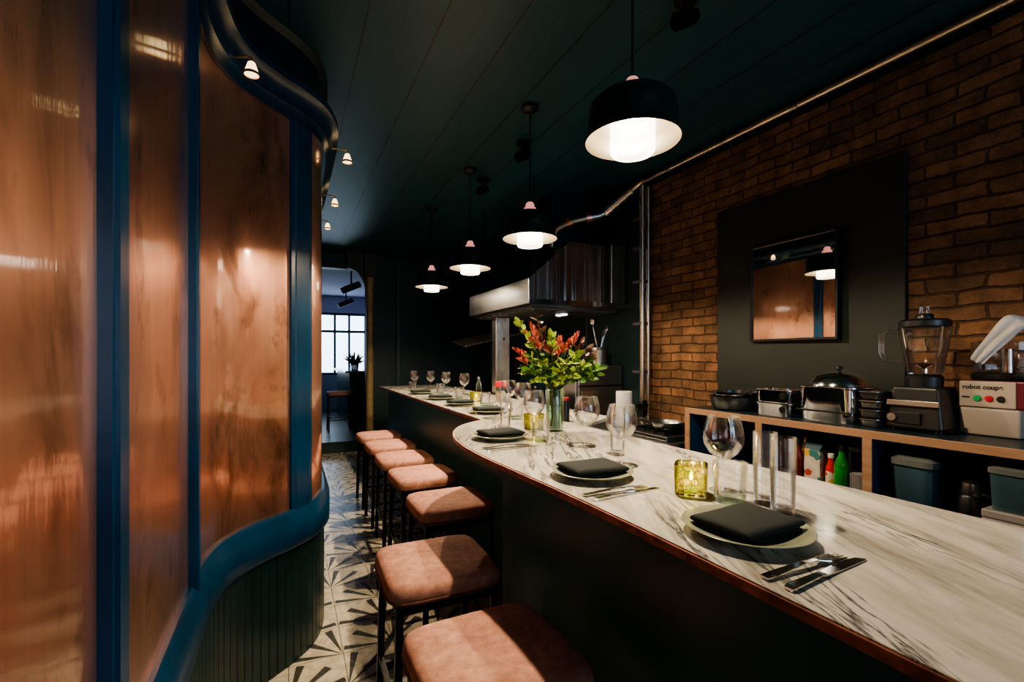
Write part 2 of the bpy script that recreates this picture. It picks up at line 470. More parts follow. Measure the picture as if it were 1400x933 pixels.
def s_at_y(y):
    for i in range(len(raw)-1):
        if raw[i].y <= y <= raw[i+1].y: return arc[i]+(y-raw[i].y)/(raw[i+1].y-raw[i].y)*(arc[i+1]-arc[i])
def stations(s0, s1, step=.03):
    n = max(2, int((s1-s0)/step)); return [s0+(s1-s0)*i/n for i in range(n+1)]
def sweep(bm, prof, ss, close=True, cap=True, off=None):
    """prof: closed list of (offset, z)"""
    rings = []
    for i, s in enumerate(ss):
        p, n = frame(s); d = off(s) if off else 0
        rings.append([bm.verts.new((p.x+n.x*(o+d), p.y+n.y*(o+d), z)) for o, z in prof])
    m = len(prof)
    for a, b in zip(rings, rings[1:]):
        for k in range(m):
            bm.faces.new((a[k], a[(k+1) % m], b[(k+1) % m], b[k]))
    if cap: bm.faces.new(rings[0][::-1]); bm.faces.new(rings[-1])

S_END = arc[-1]
sA0, sA1 = s_at_y(.977), s_at_y(1.057)
sB0, sB1 = s_at_y(1.745), s_at_y(1.80)
sC0, sC1 = s_at_y(2.425), s_at_y(2.535)
booth = thing('copper_partition', 'curved copper-clad partition with blue painted frame along the left of the aisle', 'partition', (-.28, 0, 0))
def bobj(name, bm, mat, smooth=True):
    for v in bm.verts: v.co.x += .28
    return obj(name, bm, mat, booth, smooth)
RZ0, RZ1, KZ0 = .55, .72, 2.55
panels = [(0, s_at_y(-.6)), (s_at_y(-.52), sA0), (sA1, sB0), (sB1, sC0), (sC1, s_at_y(3.3)), (s_at_y(3.4), s_at_y(5.2)), (s_at_y(5.3), S_END)]
for a, b in panels:
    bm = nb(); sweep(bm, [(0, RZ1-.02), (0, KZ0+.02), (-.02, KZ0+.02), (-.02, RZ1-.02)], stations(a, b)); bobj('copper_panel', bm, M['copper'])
for a, b, p in [(panels[0][1], panels[1][0], .026), (sA0, sA1, .026), (sB0, sB1, .026), (sC0, sC1, .016), (panels[4][1], panels[5][0], .02), (panels[5][1], panels[6][0], .02)]:
    bm = nb(); w = b-a
    # moulded stile: bead on each side of a flat
    ss = [a, a+.001, a+w*.16, a+w*.2, a+w*.8, a+w*.84, b-.001, b]
    prof = [0, p*.75, p*.75, p, p, p*.75, p*.75, 0]
    lo = []; hi = []
    for s, o in zip(ss, prof):
        q, n = frame(s)
        lo.append(bm.verts.new((q.x+n.x*o, q.y+n.y*o, RZ1-.03))); hi.append(bm.verts.new((q.x+n.x*o, q.y+n.y*o, KZ0+.03)))
    for i in range(len(ss)-1): bm.faces.new((lo[i], lo[i+1], hi[i+1], hi[i]))
    bm.faces.new((lo[-1], lo[0], hi[0], hi[-1])); bm.faces.new(lo); bm.faces.new(hi[::-1])
    bobj('stile', bm, M['blue'], False)
bm = nb()
sweep(bm, [(-.02, RZ0), (.030, RZ0), (.040, RZ0+.012), (.040, RZ0+.115), (.030, RZ0+.13), (.026, RZ0+.15), (.012, RZ1+.004), (-.02, RZ1+.004)], stations(0, S_END))
bobj('bottom_rail', bm, M['blue'])
bm = nb()
sweep(bm, [(-.02, KZ0), (.018, KZ0), (.022, KZ0+.035), (.035, KZ0+.05), (.035, KZ0+.085), (.06, KZ0+.115), (.085, KZ0+.125), (.085, KZ0+.155), (.02, KZ0+.165), (-.02, KZ0+.165)], stations(0, S_END))
bobj('cornice', bm, M['bluedeep'])
bm = nb()
sweep(bm, [(-.03, KZ0+.16), (.0, KZ0+.16), (.0, CZ-.03), (.03, CZ-.004), (-.03, CZ-.004)], stations(0, S_END))
bobj('fascia', bm, M['blueblack'])
bm = nb()   # narrow upright boards with V joints
pit = .045; nbd = int(S_END/pit); ss = []; offs = {}
for i in range(nbd):
    for f, o in ((.0, -.005), (.08, 0), (.92, 0)):
        s = (i+f)*pit; ss.append(s); offs[s] = o
ss = [s for s in ss if s < S_END]
sweep(bm, [(-.03, .002), (.012, .002), (.012, RZ0+.004), (-.03, RZ0+.004)], ss, off=lambda s: offs[s])
bobj('base_boards', bm, M['base'], False)

# little lamps on the cornice
def cornice_lamp(loc, label):
    t = thing('cornice_lamp', label, 'lamp', loc, 0, 'small brass lamps along the partition cornice')
    bm = nb(); tube(bm, [(-.090, 0, .035), (-.02, 0, .040), (0, 0, .034), (0, 0, .014)], .005, 8); obj('bracket', bm, M['brass'], t, True)
    bm = nb(); lathe(bm, [(0.0079, 0.0185), (0.0132, 0.0145), (0.0224, -0.0132), (0.0264, -0.0297), (0.0251, -0.0297), (0.0205, -0.0132), (0.0112, 0.0119), (0.0066, 0.0132)], 20); obj('lamp_shade', bm, M['lampglow'], t, True)
    bm = nb(); lathe(bm, [(0.0238, -0.0238), (0.0284, -0.0238), (0.0297, -0.033), (0.0264, -0.0343)], 20); obj('rim', bm, M['brass'], t, True)
    bm = nb(); lathe(bm, [(0, 0.0119), (0.0092, 0.0079), (0.0172, -0.0132), (0.0178, -0.0264), (0.0132, -0.0363), (0, -0.0396)], 16); obj('bulb', bm, M['lampglow'], t, True)
    return t
lamp_spots = [(s_at_y(2.16), 'small brass lamp on the cornice above the widest copper panel, nearest one'),
              (s_at_y(2.93), 'small brass lamp just past the bulge of the partition, second from the camera'),
              (s_at_y(3.80), 'small brass lamp on the far partition cornice, third from the camera'),
              (s_at_y(4.52), 'smallest and farthest brass lamp on the partition cornice')]
for i, (s, lb) in enumerate(lamp_spots):
    p, n = frame(s); o = .10 if i == 0 else .14
    ang = math.atan2(n.y, n.x)
    loc = (p.x+n.x*o, p.y+n.y*o, 2.59 if i == 0 else 2.625)
    if i == 0: L0 = cornice_lamp(loc, lb); L0.rotation_euler.z = ang
    else: dup(L0, loc, ang, lb)

# ------------------------------------------------------------------ counter
TZ = 1.07
def arcpts(cx, cy, r, a0, a1, n=14):
    return [(cx+r*math.cos(math.radians(a0+(a1-a0)*i/n)), cy+r*math.sin(math.radians(a0+(a1-a0)*i/n))) for i in range(n+1)]
# plan outline of the worktop (aisle side first, from the near end to the far end)
aisle = [(.69, -1.7)] + [tuple(p) for p in catmull([(.69, .8), (.683, 1.1), (.668, 1.4), (.658, 1.65), (.668, 1.88), (.705, 2.10), (.775, 2.29), (.875, 2.44), (1.03, 2.56)], 5)]
aisle += [(1.03, 6.0)]
outline = aisle + [(1.80, 6.0), (1.80, 2.35), (1.43, 2.1), (1.43, -1.7)]
wt = thing('marble_worktop', 'long pale marble bar worktop with dark veins and rounded bulge', 'worktop', (.69, 0, 1.05))
bm = nb(); prism(bm, [(x-.69, y) for x, y in outline], .002, .02)
bmesh.ops.bevel(bm, geom=[e for e in bm.edges if all(v.co.z > .0195 for v in e.verts)], offset=.004, segments=2, affect='EDGES')
obj('slab', bm, M['marble'], wt)
# copper edge strip follows the aisle side
bm = nb()
def ribbon(bm, path, o0, o1, z0, z1):
    n = len(path); ins = []; 
    for i, p in enumerate(path):
        a = Vector(path[max(i-1, 0)]); b = Vector(path[min(i+1, n-1)]); t = (b-a).normalized()
        nn = Vector((-t.y, t.x)); ins.append((Vector(p), nn))
    rg = [[bm.verts.new((p.x+m.x*o-.69, p.y+m.y*o, z)) for o, z in ((o0, z0), (o1, z0), (o1, z1), (o0, z1))] for p, m in ins]
    for a, b in zip(rg, rg[1:]):
        for k in range(4): bm.faces.new((a[k], a[(k+1) % 4], b[(k+1) % 4], b[k]))
    bm.faces.new(rg[0]); bm.faces.new(rg[-1][::-1])
ribbon(bm, aisle, .0, .006, 0, .0175)
obj('edge_strip', bm, M['trim'], wt)
cb_ = thing('counter_base', 'black-green bar front beneath the marble worktop', 'counter', (.80, 0, 0))
front = [(.80, -1.7), (.80, 1.765), (1.13, 2.15), (1.13, 5.95)]
def fx(l): return [(x-.80, y) for x, y in l]
bm = nb(); prism(bm, fx(front + [(1.40, 5.95), (1.40, -1.7)]), .09, 1.0495); obj('carcass', bm, M['front'], cb_)
bm = nb(); prism(bm, fx([(.86, -1.7), (.86, 1.75), (1.19, 2.15), (1.19, 5.9), (1.36, 5.9), (1.36, -1.7)]), .0, .09); obj('plinth', bm, M['blackmetal'], cb_)
# ------------------------------------------------------------------ stools
def make_stool(label):
    t = thing('bar_stool', label, 'stool', (0, 0, 0), 0, 'padded bar stools along the counter')
    bm = nb()
    lathe(bm, [(0, .590), (.184, .590), (.194, .594), (.198, .604), (.200, .622), (.198, .640), (.190, .653), (.174, .660), (.13, .664), (.065, .666), (0, .666)], 56, 0, 0, .015, 1.035, 1.035, 7)
    obj('seat', bm, M['seat'], t, True)
    bm = nb()
    lathe(bm, [(.196, .597), (.2015, .599), (.2025, .603), (.2015, .607), (.196, .609)], 56, 0, 0, .015, 1.035, 1.035, 7)
    obj('piping', bm, M['seat_dk'], t, True)
    q = .170; w = .0125; SH = .603
    bm = nb()
    for s in (-1, 1):
        box(bm, -q+w, q-w, s*q-w, s*q+w, .575, SH, .002); box(bm, s*q-w, s*q+w, -q-w, q+w, .575, SH, .002)
    obj('seat_frame', bm, M['blackmetal'], t)
    for sx in (-1, 1):
        for sy in (-1, 1):
            bm = nb(); vs = box(bm, sx*q-w, sx*q+w, sy*q-w, sy*q+w, .006, .575, .002)
            for v in vs:
                f = 1+(.56-v.co.z)/.56*.08; v.co.x = sx*q*f+(v.co.x-sx*q); v.co.y = sy*q*f+(v.co.y-sy*q)
            leg = obj('leg', bm, M['blackmetal'], t)
            bm = nb(); box(bm, sx*q*1.08-w-.002, sx*q*1.08+w+.002, sy*q*1.08-w-.002, sy*q*1.08+w+.002, 0, .012, .002); obj('foot_pad', bm, M['blackplastic'], leg)
    for s in (-1, 1):
        for ax in (0, 1):
            zz = .20 if ax == 0 else .24; f = 1+(.56-zz)/.56*.08
            bm = nb(); e = q*f
            if ax == 0: box(bm, -e, e, s*e-.009, s*e+.009, zz-.009, zz+.009)
            else: box(bm, s*e-.009, s*e+.009, -e, e, zz-.009, zz+.009)
            obj('footrest', bm, M['blackmetal'], t)
    return t
stools = [(.487, 1.130, .02, 'tan padded bar stool nearest the camera, cut by the bottom of the picture'),
          (.509, 1.744, -.02, 'second tan padded bar stool from the camera, whole seat in view'),
          (.790, 2.44, .0, 'tan padded bar stool nearest to the rounded bulge of the worktop, third from the camera'),
          (.812, 3.08, .02, 'fourth tan padded bar stool from the camera, by the far counter'),
          (.814, 3.65, -.02, 'fifth tan padded bar stool from the camera, by the far counter'),
          (.820, 4.22, .0, 'sixth tan padded bar stool, last but one along the far counter'),
          (.820, 4.79, .02, 'seventh and farthest tan padded bar stool of the row')]
for i, (x, y, a, lb) in enumerate(stools):
    if i == 0: ST = make_stool(lb); ST.location = (x, y, 0); ST.rotation_euler.z = a
    else: dup(ST, (x, y, 0), a, lb)

# ------------------------------------------------------------------ pendants
PW = 84
def make_pendant(label, rim):
    t = thing('pendant_lamp', label, 'pendant lamp', (0, 0, 0), 0, 'dark shaded pendant lamps over the counter')
    R = .165   # local origin: rim plane
    bm = nb()
    lathe(bm, [(.030, .165), (.085, .158), (.130, .143), (.150, .120), (.154, .07), (.155, .02), (R, 0), (R-.002, -.001),
               (.152, .02), (.149, .07), (.145, .117), (.127, .138), (.084, .153), (.030, .160)], 48)
    for f in bm.faces:
        c = f.calc_center_median(); r = math.hypot(c.x, c.y)
    o = obj('lamp_shade', bm, [M['shade'], M['enamel']], t, True)
    for p in o.data.polygons:
        c = p.center; n = p.normal; rad = Vector((c.x, c.y, 0)).normalized()
        if n.dot(rad) < -.05 or n.z < -.3: p.material_index = 1
    bm = nb(); lathe(bm, [(0, .222), (.018, .22), (.026, .208), (.026, .192), (.036, .186), (.038, .165), (0, .165)], 24); obj('cap', bm, M['capglow'], t, True)
    bm = nb(); tube(bm, [(0, 0, .215), (0, 0, CZ-rim-.03)], .004, 8); obj('cord', bm, M['blackmetal'], t)
    bm = nb(); lathe(bm, [(0, -.0), (.05, -.0), (.052, -.02), (.03, -.034), (0, -.034)], 24, 0, 0, CZ-rim); obj('ceiling_rose', bm, M['blackmetal'], t, True)
    bm = nb(); lathe(bm, [(.05, .135), (.073, .125), (.077, .11), (.077, -.036), (.073, -.044), (.055, -.046)], 36); obj('glass_sleeve', bm, M['opal'], t, True)
    bm = nb(); lathe(bm, [(0, .158), (.014, .155), (.014, .13), (.03, .115), (.032, .10), (.022, .085), (0, .08)], 20); obj('bulb', bm, M['bulb'], t, True)
    ld = bpy.data.lights.new('lamp_light', 'POINT'); ld.energy = PW; ld.color = (1, .80, .55); ld.shadow_soft_size = .02
    lo = bpy.data.objects.new('lamp_light', ld); C.objects.link(lo); lo.parent = t; lo.location = (0, 0, .048)
    return t
pend = [(1.09, 1.30, 'large pendant lamp nearest the camera, hanging over the second place setting'),
        (1.315, 2.50, 'second pendant lamp from the camera, beside the extractor hood'),
        (1.32, 3.54, 'third pendant lamp from the camera, over the far counter'),
        (1.32, 4.66, 'farthest and smallest of the dark pendant lamps')]
for i, (x, y, lb) in enumerate(pend):
    rim = 2.197 if i == 0 else 2.15
    make_pendant(lb, rim).location = (x, y, rim)

# black ceiling spots
def make_spot(label):
    t = thing('ceiling_spotlight', label, 'spotlight', (0, 0, 0), 0, 'black ceiling spotlights')
    bm = nb(); lathe(bm, [(0, 0), (.05, 0), (.05, -.025), (0, -.025)], 20); obj('mount', bm, M['blackmetal'], t)
    bm = nb(); tube(bm, [(0, 0, -.02), (0, 0, -.075)], .008, 8); obj('stem', bm, M['blackmetal'], t)
    bm = nb(); vs = lathe(bm, [(0, .055), (.03, .05), (.036, .03), (.036, -.06), (.032, -.06), (.03, -.03), (0, -.03)], 20)
    xform(vs, Matrix.Translation((0, 0, -.095)) @ Matrix.Rotation(math.radians(60), 4, 'Y')); obj('spot_head', bm, M['blackmetal'], t, True)
    return t
for i, (x, y, lb) in enumerate([(1.50, 1.45, 'black ceiling spotlight at the top edge of the picture, nearest'), (1.49, 2.93, 'black ceiling spotlight above the second pendant lamp'), (1.49, 3.68, 'black ceiling spotlight above the third pendant lamp, farthest')]):
    if i == 0: SP = make_spot(lb); SP.location = (x, y, CZ)
    else: dup(SP, (x, y, CZ), .3*i, lb)

# ------------------------------------------------------------------ pipes
t = thing('ceiling_pipe', 'long metal pipe running along the top of the brick wall', 'pipe', (2.665, 0, 2.90))
bm = nb(); tube(bm, [(0, -2.9, 0), (0, 3.02, 0)], .021, 14); obj('pipe_run', bm, M['galv'], t, True)
for y in (-1.6, .2, 1.75, 2.75):
    bm = nb(); lathe(bm, [(.0225, -.02), (.028, -.02), (.028, .02), (.0225, .02)], 16); xform(bm.verts, Matrix.Translation((0, y, 0)) @ Matrix.Rotation(PI/2, 4, 'X'))
    box(bm, .02, .085, y-.01, y+.01, -.008, .008); obj('pipe_clip', bm, M['steel_dk'], t, True)
bm = nb(); tube(bm, [(0, 3.02, 0), (-.005, 3.07, -.005), (-.02, 3.11, -.025), (-.04, 3.15, -.055)], .027, 14); obj('elbow', bm, M['galv'], t, True)
P0, P1 = Vector((-.035, 3.14, -.05)), Vector((-.145, 3.35, -.195))
bm = nb(); tube(bm, [P0, P1], .044, 18)
for f in (.04, .3, .55, .8, .97):
    p = P0.lerp(P1, f); d = (P1-P0).normalized()*.012
    tube(bm, [p-d, p+d], .050, 18)
obj('flexible_duct', bm, M['polished'], t, True)
bm = nb(); tube(bm, [P1, (-.20, 3.38, -.225), (-.30, 3.42, -.245), (-.42, 3.5, -.27), (-.50, 3.58, -.32), (-.52, 3.66, -.40), (-.52, 3.66, -.48)], .036, 14); obj('duct_bend', bm, M['steel_dk'], t, True)
for p, q in (((-.27, 3.405, -.24), (-.31, 3.425, -.248)), ((-.41, 3.49, -.268), (-.44, 3.52, -.28))):
    bm = nb(); tube(bm, [p, q], .052, 16); obj('flange', bm, M['rosebrass'], t, True)
t = thing('wall_pipe', 'pair of upright metal pipes beside the extractor hood', 'pipe', (2.66, 3.03, .902))
for dx, r in ((-.018, .020), (.045, .017)):
    bm = nb(); tube(bm, [(dx, 0, .0), (dx, 0, 1.955)], r, 14); obj('pipe_run', bm, M['galv'], t, True)
bm = nb()
for z in (.40, .80, 1.15, 1.43, 1.67):
    box(bm, -.045, .07, -.012, .09, z, z+.025, .003)
obj('pipe_bracket', bm, M['steel_dk'], t)
bm = nb(); lathe(bm, [(0, .02), (.03, .02), (.036, 0), (.036, -.10), (.02, -.12), (0, -.12)], 16, -.018, -.0, .16); box(bm, -.09, .02, -.03, .0, .12, .15); obj('valve', bm, M['blackmetal'], t, True)

# ------------------------------------------------------------------ extractor hood
t = thing('extractor_hood', 'stainless steel extractor hood hanging over the kitchen line', 'hood', (1.76, 3.36, 1.885))
HX, HY, = .975, 1.36
prof = [(0, 0), (0, .195), (.39, .53), (HX, .53), (HX, 0)]
bm = nb()
a = [bm.verts.new((x, 0, z)) for x, z in prof]; b = [bm.verts.new((x, HY, z)) for x, z in prof]
for i in range(4): bm.faces.new((a[i], a[i+1], b[i+1], b[i]))
bm.faces.new(a); bm.faces.new(b[::-1])
k = N('reflection_banded_steel')
bn = k.noise(k.coords((5, 5, .15)), 1.6, 3, .6); ln = k.noise(k.coords((70, 70, .6)), 1, 2)
M['sheet'] = k.pbr(k.ramp(bn, [(.35, (.30, .30, .29)), (.5, (.66, .65, .63)), (.65, (.80, .80, .80))]), k.math('ADD', k.math('MULTIPLY', ln, .1), .14), 1.0, k.bump(bn, .3, .06))  # upright light and dark bands in the colour imitate reflections
obj('canopy', bm, M['sheet'], t)
bm = nb(); box(bm, HX-.16, HX-.005, -.012, -.002, .03, .545, .003); obj('end_strip', bm, M['galv'], t)
bm = nb()
box(bm, -.006, HX, -.006, .0, -.012, .03); obj('lip', bm, M['polished'], t)
bm = nb(); box(bm, -.008, 0, -.008, HY, -.012, .192, .002); obj('front_panel', bm, M['steel'], t)
bm = nb(); box(bm, .03, HX-.02, .04, HY-.03, -.03, .0)
for i in range(8): box(bm, .05, HX-.04, .08+i*.155, .20+i*.155, -.05, -.03, .005)
obj('filter', bm, M['steel_dk'], t)
for y in (.35, .44):
    bm = nb(); lathe(bm, [(0, -.055), (.03, -.05), (.032, -.03), (0, -.03)], 16, .55, y, -.01); obj('hood_light', bm, emit('hood_lamp_glow', (.9, .85, 1), 3), t, True)
bm = nb()
for x, y in ((.1, .1), (.1, 1.2)): tube(bm, [(x, y, .28), (x, y, CZ-1.885-.002)], .005, 8)
obj('hanger_rod', bm, M['blackmetal'], t)
bm = nb(); box(bm, .42, .80, .35, .75, .53, CZ-1.885-.002, .01); obj('flue', bm, M['blueblack'], t)
t = thing('hood_post', 'pale steel post standing under the far end of the hood', 'post', (1.93, 4.30, .90))
bm = nb(); box(bm, -.075, .075, -.05, .05, 0, .93, .004); obj('post', bm, M['galv'], t)
bm = nb(); lathe(bm, [(0, 0), (.012, 0), (.012, .012), (0, .014)], 12); xform(bm.verts, Matrix.Translation((.01, -.05, .72)) @ Matrix.Rotation(PI/2, 4, 'X')); obj('screw', bm, M['blackmetal'], t)

# ------------------------------------------------------------------ kitchen line by the brick wall
t = thing('kitchen_bench', 'stainless kitchen bench along the brick wall behind the bar', 'bench', (2.12, 2.18, 0))
bm = nb(); box(bm, 0, .62, 0, 3.6, .87, .90, .004); obj('bench_top', bm, M['steel_dk'], t)
for i in range(4):
    bm = nb(); box(bm, .02, .61, .02+i*.9, .88+i*.9, .08, .868, .004)
    d = obj('cupboard', bm, M['steel_dk'], t)
    bm = nb(); tube(bm, [(.005, .2+i*.9, .78), (-.02, .2+i*.9, .78), (-.02, .7+i*.9, .78), (.005, .7+i*.9, .78)], .008, 8); obj('handle', bm, M['steel'], d, True)
t = thing('gas_hob', 'dark gas hob with pan grates at the near end of the kitchen bench', 'hob', (2.15, 2.24, .902))
bm = nb(); box(bm, 0, .52, 0, .40, 0, .03, .006); obj('hob_body', bm, M['steel_dk'], t)
for j in range(2):
    bm = nb()
    for i in range(4): box(bm, .03+.24*j, .245+.24*j, .05+i*.095, .062+i*.095, .03, .055)
    for i in range(3): box(bm, .035+.24*j+i*.09, .047+.24*j+i*.09, .04, .35, .03, .05)
    obj('grate', bm, M['blackmetal'], t)
def pan(name, label, loc, r, h, mat, group=None, rot=0, handle=True):
    t = thing(name, label, 'pan', loc, rot, group)
    bm = nb(); lathe(bm, [(0, 0), (r*.82, 0), (r*.9, .01), (r, h), (r*.985, h), (r*.885, .013), (r*.8, .006), (0, .006)], 32); obj('pan_body', bm, mat, t, True)
    if handle:
        bm = nb(); tube(bm, [(r*.95, 0, h*.75), (r*1.3, 0, h*1.0), (r*1.9, 0, h*1.15)], [.011, .010, .012], 10); obj('handle', bm, M['blackmetal'], t, True)
    return t
pan('frying_pan', 'dark frying pan on the gas hob', (2.30, 2.40, .958), .11, .045, M['steel_dk'], rot=2.2)
t = thing('countertop_oven', 'grey steel countertop oven under the hood', 'oven', (2.25, 3.38, .902))
bm = nb(); box(bm, 0, .47, 0, .57, .02, .455, .008); obj('oven_body', bm, M['steel_dk'], t)
bm = nb(); box(bm, -.012, 0, .03, .54, .05, .43, .004); d = obj('oven_door', bm, M['steel'], t)
bm = nb(); tube(bm, [(-.012, .06, .38), (-.035, .06, .38), (-.035, .51, .38), (-.012, .51, .38)], .008, 8); obj('handle', bm, M['polished'], d, True)
bm = nb(); box(bm, .03, .20, -.004, 0, .06, .24, .003); obj('side_panel', bm, M['steel'], t)
bm = nb(); box(bm, .0, .47, -.006, 0, .275, .29, .002); obj('side_seam', bm, M['blackmetal'], t)
for x in (.05, .42):
    for y in (.05, .52):
        bm = nb(); lathe(bm, [(0, 0), (.02, 0), (.016, .02), (0, .02)], 12, x, y); obj('foot', bm, M['blackplastic'], t)
pot = thing('utensil_pot', 'steel utensil pot standing on the countertop oven', 'pot', (2.565, 3.52, 1.358))
bm = nb(); lathe(bm, [(0, 0), (.058, 0), (.075, .165), (.078, .165), (.075, .16), (.055, .006), (0, .006)], 28); obj('pot_body', bm, M['steel'], pot, True)
uts = [((-.10, -.03, .40), 'long steel ladle leaning left in the utensil pot', 'ladle'), ((.085, 0, .34), 'steel slotted spoon leaning right in the utensil pot', 'spoon'), ((-.03, .04, .36), 'dark spatula upright at the back of the utensil pot', 'spatula'), ((.03, -.03, .30), 'short steel tongs at the front of the utensil pot', 'tongs')]
for i, (e, lb, cat) in enumerate(uts):
    t = thing(cat if cat != 'spoon' else 'slotted_spoon', lb, cat, (2.565, 3.52, 1.366), 0)
    e = Vector(e); b0 = Vector((-e.x*.25, -e.y*.25, .004))
    bm = nb(); tube(bm, [b0, b0.lerp(e, .85)], .006, 8); obj('handle', bm, M['steel'] if i != 2 else M['blackplastic'], t, True)
    bm = nb(); vs = lathe(bm, [(0, -.035), (.014, -.028), (.026, 0), (.018, .028), (0, .038)], 14, sy=.35)
    xform(vs, Matrix.Translation(b0.lerp(e, .95)) @ (e-b0).to_track_quat('Z', 'Y').to_matrix().to_4x4()); obj('blade' if i == 2 else 'bowl', bm, M['polished'] if i != 2 else M['blackplastic'], t, True)
t = thing('paper_roll', 'white paper roll standing on the kitchen bench', 'paper roll', (2.22, 2.74, .902))
bm = nb(); lathe(bm, [(.018, 0), (.056, 0), (.058, .004), (.058, .281), (.056, .285), (.018, .285)], 28); obj('roll', bm, M['paper'], t, True)
bm = nb(); lathe(bm, [(.018, .002), (.018, .283), (.015, .283), (.015, .002)], 16); obj('core', bm, M['ply'], t, True)
t = thing('stock_pot', 'dull steel stock pot on the bench left of the oven', 'pot', (2.30, 4.25, .902))
bm = nb(); lathe(bm, [(0, 0), (.125, 0), (.13, .01), (.13, .2), (.135, .205), (.126, .205), (.124, .012), (0, .008)], 32); obj('pot_body', bm, M['steel_dk'], t, True)
bm = nb(); lathe(bm, [(0, .24), (.015, .238), (.015, .222), (.09, .214), (.133, .206), (.133, .203), (0, .203)], 32); obj('pot_lid', bm, M['steel'], t, True)
t = thing('warming_shelf', 'tilted steel shelf at the dark far end of the kitchen', 'shelf', (1.86, 5.15, 1.55))
bm = nb(); vs = box(bm, 0, .80, 0, .45, 0, .018, .004); xform(vs, Matrix.Rotation(math.radians(-13), 4, 'Y') @ Matrix.Rotation(math.radians(9), 4, 'X')); obj('shelf_board', bm, M['galv'], t)
bm = nb(); tube(bm, [(.55, .2, .15), (.55, .2, CZ-1.55-.002)], .008, 8); obj('hanger', bm, M['blackmetal'], t)

t = thing('splashback', 'dark steel splashback sheet behind the kitchen bench', 'splashback', (XW, 3.14, .905))
bm = nb(); box(bm, -.012, -.001, 0, 4.13, 0, 1.96); obj('sheet', bm, M['plasterdk'], t)
bm = nb()
for i in range(1, 5): box(bm, -.0145, -.012, i*.83-.012, i*.83+.012, 0, 1.96)
obj('joint_strip', bm, M['steel_dk'], t)

# ------------------------------------------------------------------ black panel and mirror
t = thing('wall_panel', 'tall black board fixed on the brick wall behind the mirror', 'panel', (XW, 1.235, .0))
bm = nb(); box(bm, -.03, -.001, 0, 1.11, .02, 2.45, .004); obj('board', bm, M['panelblack'], t)
t = thing('wall_mirror', 'framed square mirror hanging on the black board', 'mirror', (XW-.047, 1.52, 1.535), -.028)
bm = nb(); w = .015
box(bm, -.03, -.001, 0, .55, 0, w, .003); box(bm, -.03, -.001, 0, .55, .61-w, .61, .003)
box(bm, -.03, -.001, 0, w, w, .61-w, .003); box(bm, -.03, -.001, .55-w, .55, w, .61-w, .003)
obj('frame', bm, M['blackmetal'], t)
bm = nb(); box(bm, -.016, -.004, w-.002, .55-w+.002, w-.002, .61-w+.002); obj('mirror_glass', bm, M['mirror'], t)

# ------------------------------------------------------------------ back bar shelf unit
SX, SZ = 2.2, 1.13
su = thing('shelf_unit', 'low plywood-edged back bar shelf unit with navy compartments', 'shelving', (SX, 0, 0))
ys = [2.12, 1.64, 1.135, .62, .10, -.42, -.94]
bm = nb(); box(bm, .006, .54, ys[-1]-.018, ys[0]+.018, SZ-.034, SZ, .0); obj('top_board', bm, M['darktop'], su)
bm = nb(); box(bm, 0, .006, ys[-1]-.018, ys[0]+.018, SZ-.034, SZ, .0015); obj('top_edging', bm, M['ply'], su)
for y in ys:
    bm = nb(); box(bm, .006, .52, y-.018, y+.018, .05, SZ-.034); d = obj('divider', bm, M['navy'], su)
    bm = nb(); box(bm, 0, .006, y-.018, y+.018, .05, SZ-.034); obj('edging', bm, M['ply'], d)
for a, b in zip(ys, ys[1:]):
    for z in (.80, .40, .05):
        bm = nb(); box(bm, .004, .52, b+.018, a-.018, z, z+.024); obj('shelf', bm, M['navy'], su)
bm = nb(); box(bm, .52, .535, ys[-1]-.018, ys[0]+.018, .05, SZ-.034); obj('back_panel', bm, M['navy'], su)
SB = .824
# --- on top
T = SZ
G = 'dark bowls and pans at the left end of the shelf unit'
pan('wok', 'dark shallow wok at the left end of the shelf top', (2.40, 1.93, T+.001), .15, .075, M['steel_dk'], handle=False)
pan('saute_pan', 'shiny shallow pan nested in the dark wok', (2.40, 1.93, T+.030), .135, .075, M['polished'], rot=-2.2)
def gastro(name, label, loc, sx, sy, h, mat):
    t = thing(name, label, 'container', loc)
    bm = nb(); lathe(bm, [(0, 0), (.93, 0), (.95, .004), (.97, h-.012), (1.03, h-.006), (1.03, h), (.96, h), (.93, .01), (0, .008)], 48, 0, 0, 0, sx/2, sy/2, 7); obj('tray', bm, mat, t, True)
    return t
t = gastro('steel_container', 'lower small steel container beside the wok on the shelf top', (2.36, 1.63, T+.001), .15, .20, .068, M['polished'])
t2 = gastro('steel_container', 'small steel container stacked on another beside the wok', (2.36, 1.63, T+.0695), .15, .20, .068, M['polished'])
for tt in (t, t2):
    tt['group'] = 'stacked small steel containers'
    bm = nb(); lathe(bm, [(0, 0), (.017, 0), (.017, .004), (0, .004)], 16); xform(bm.verts, Matrix.Translation((-.0705, -.06, .036)) @ Matrix.Rotation(-PI/2, 4, 'Y')); obj('hole_ring', bm, M['blackmetal'], tt)
t = thing('steel_bain_marie', 'large polished steel pot with domed cover in the middle of the shelf top', 'pot', (2.42, 1.37, T+.001))
bm = nb(); lathe(bm, [(0, 0), (.95, 0), (.97, .006), (.97, .045), (1.0, .05), (1.0, .155), (1.03, .16), (1.03, .166), (.96, .166), (.95, .02), (0, .015)], 48, 0, 0, 0, .13, .135, 5); obj('pot_body', bm, M['polished'], t, True)
bm = nb(); lathe(bm, [(.118, .168), (.125, .168), (.12, .185), (.095, .215), (.05, .232), (0, .236)], 32); obj('dome', bm, M['polished'], t, True)
bm = nb(); lathe(bm, [(0, .236), (.008, .236), (.008, .245), (.016, .25), (.014, .262), (0, .265)], 16); obj('knob', bm, M['blackplastic'], t, True)
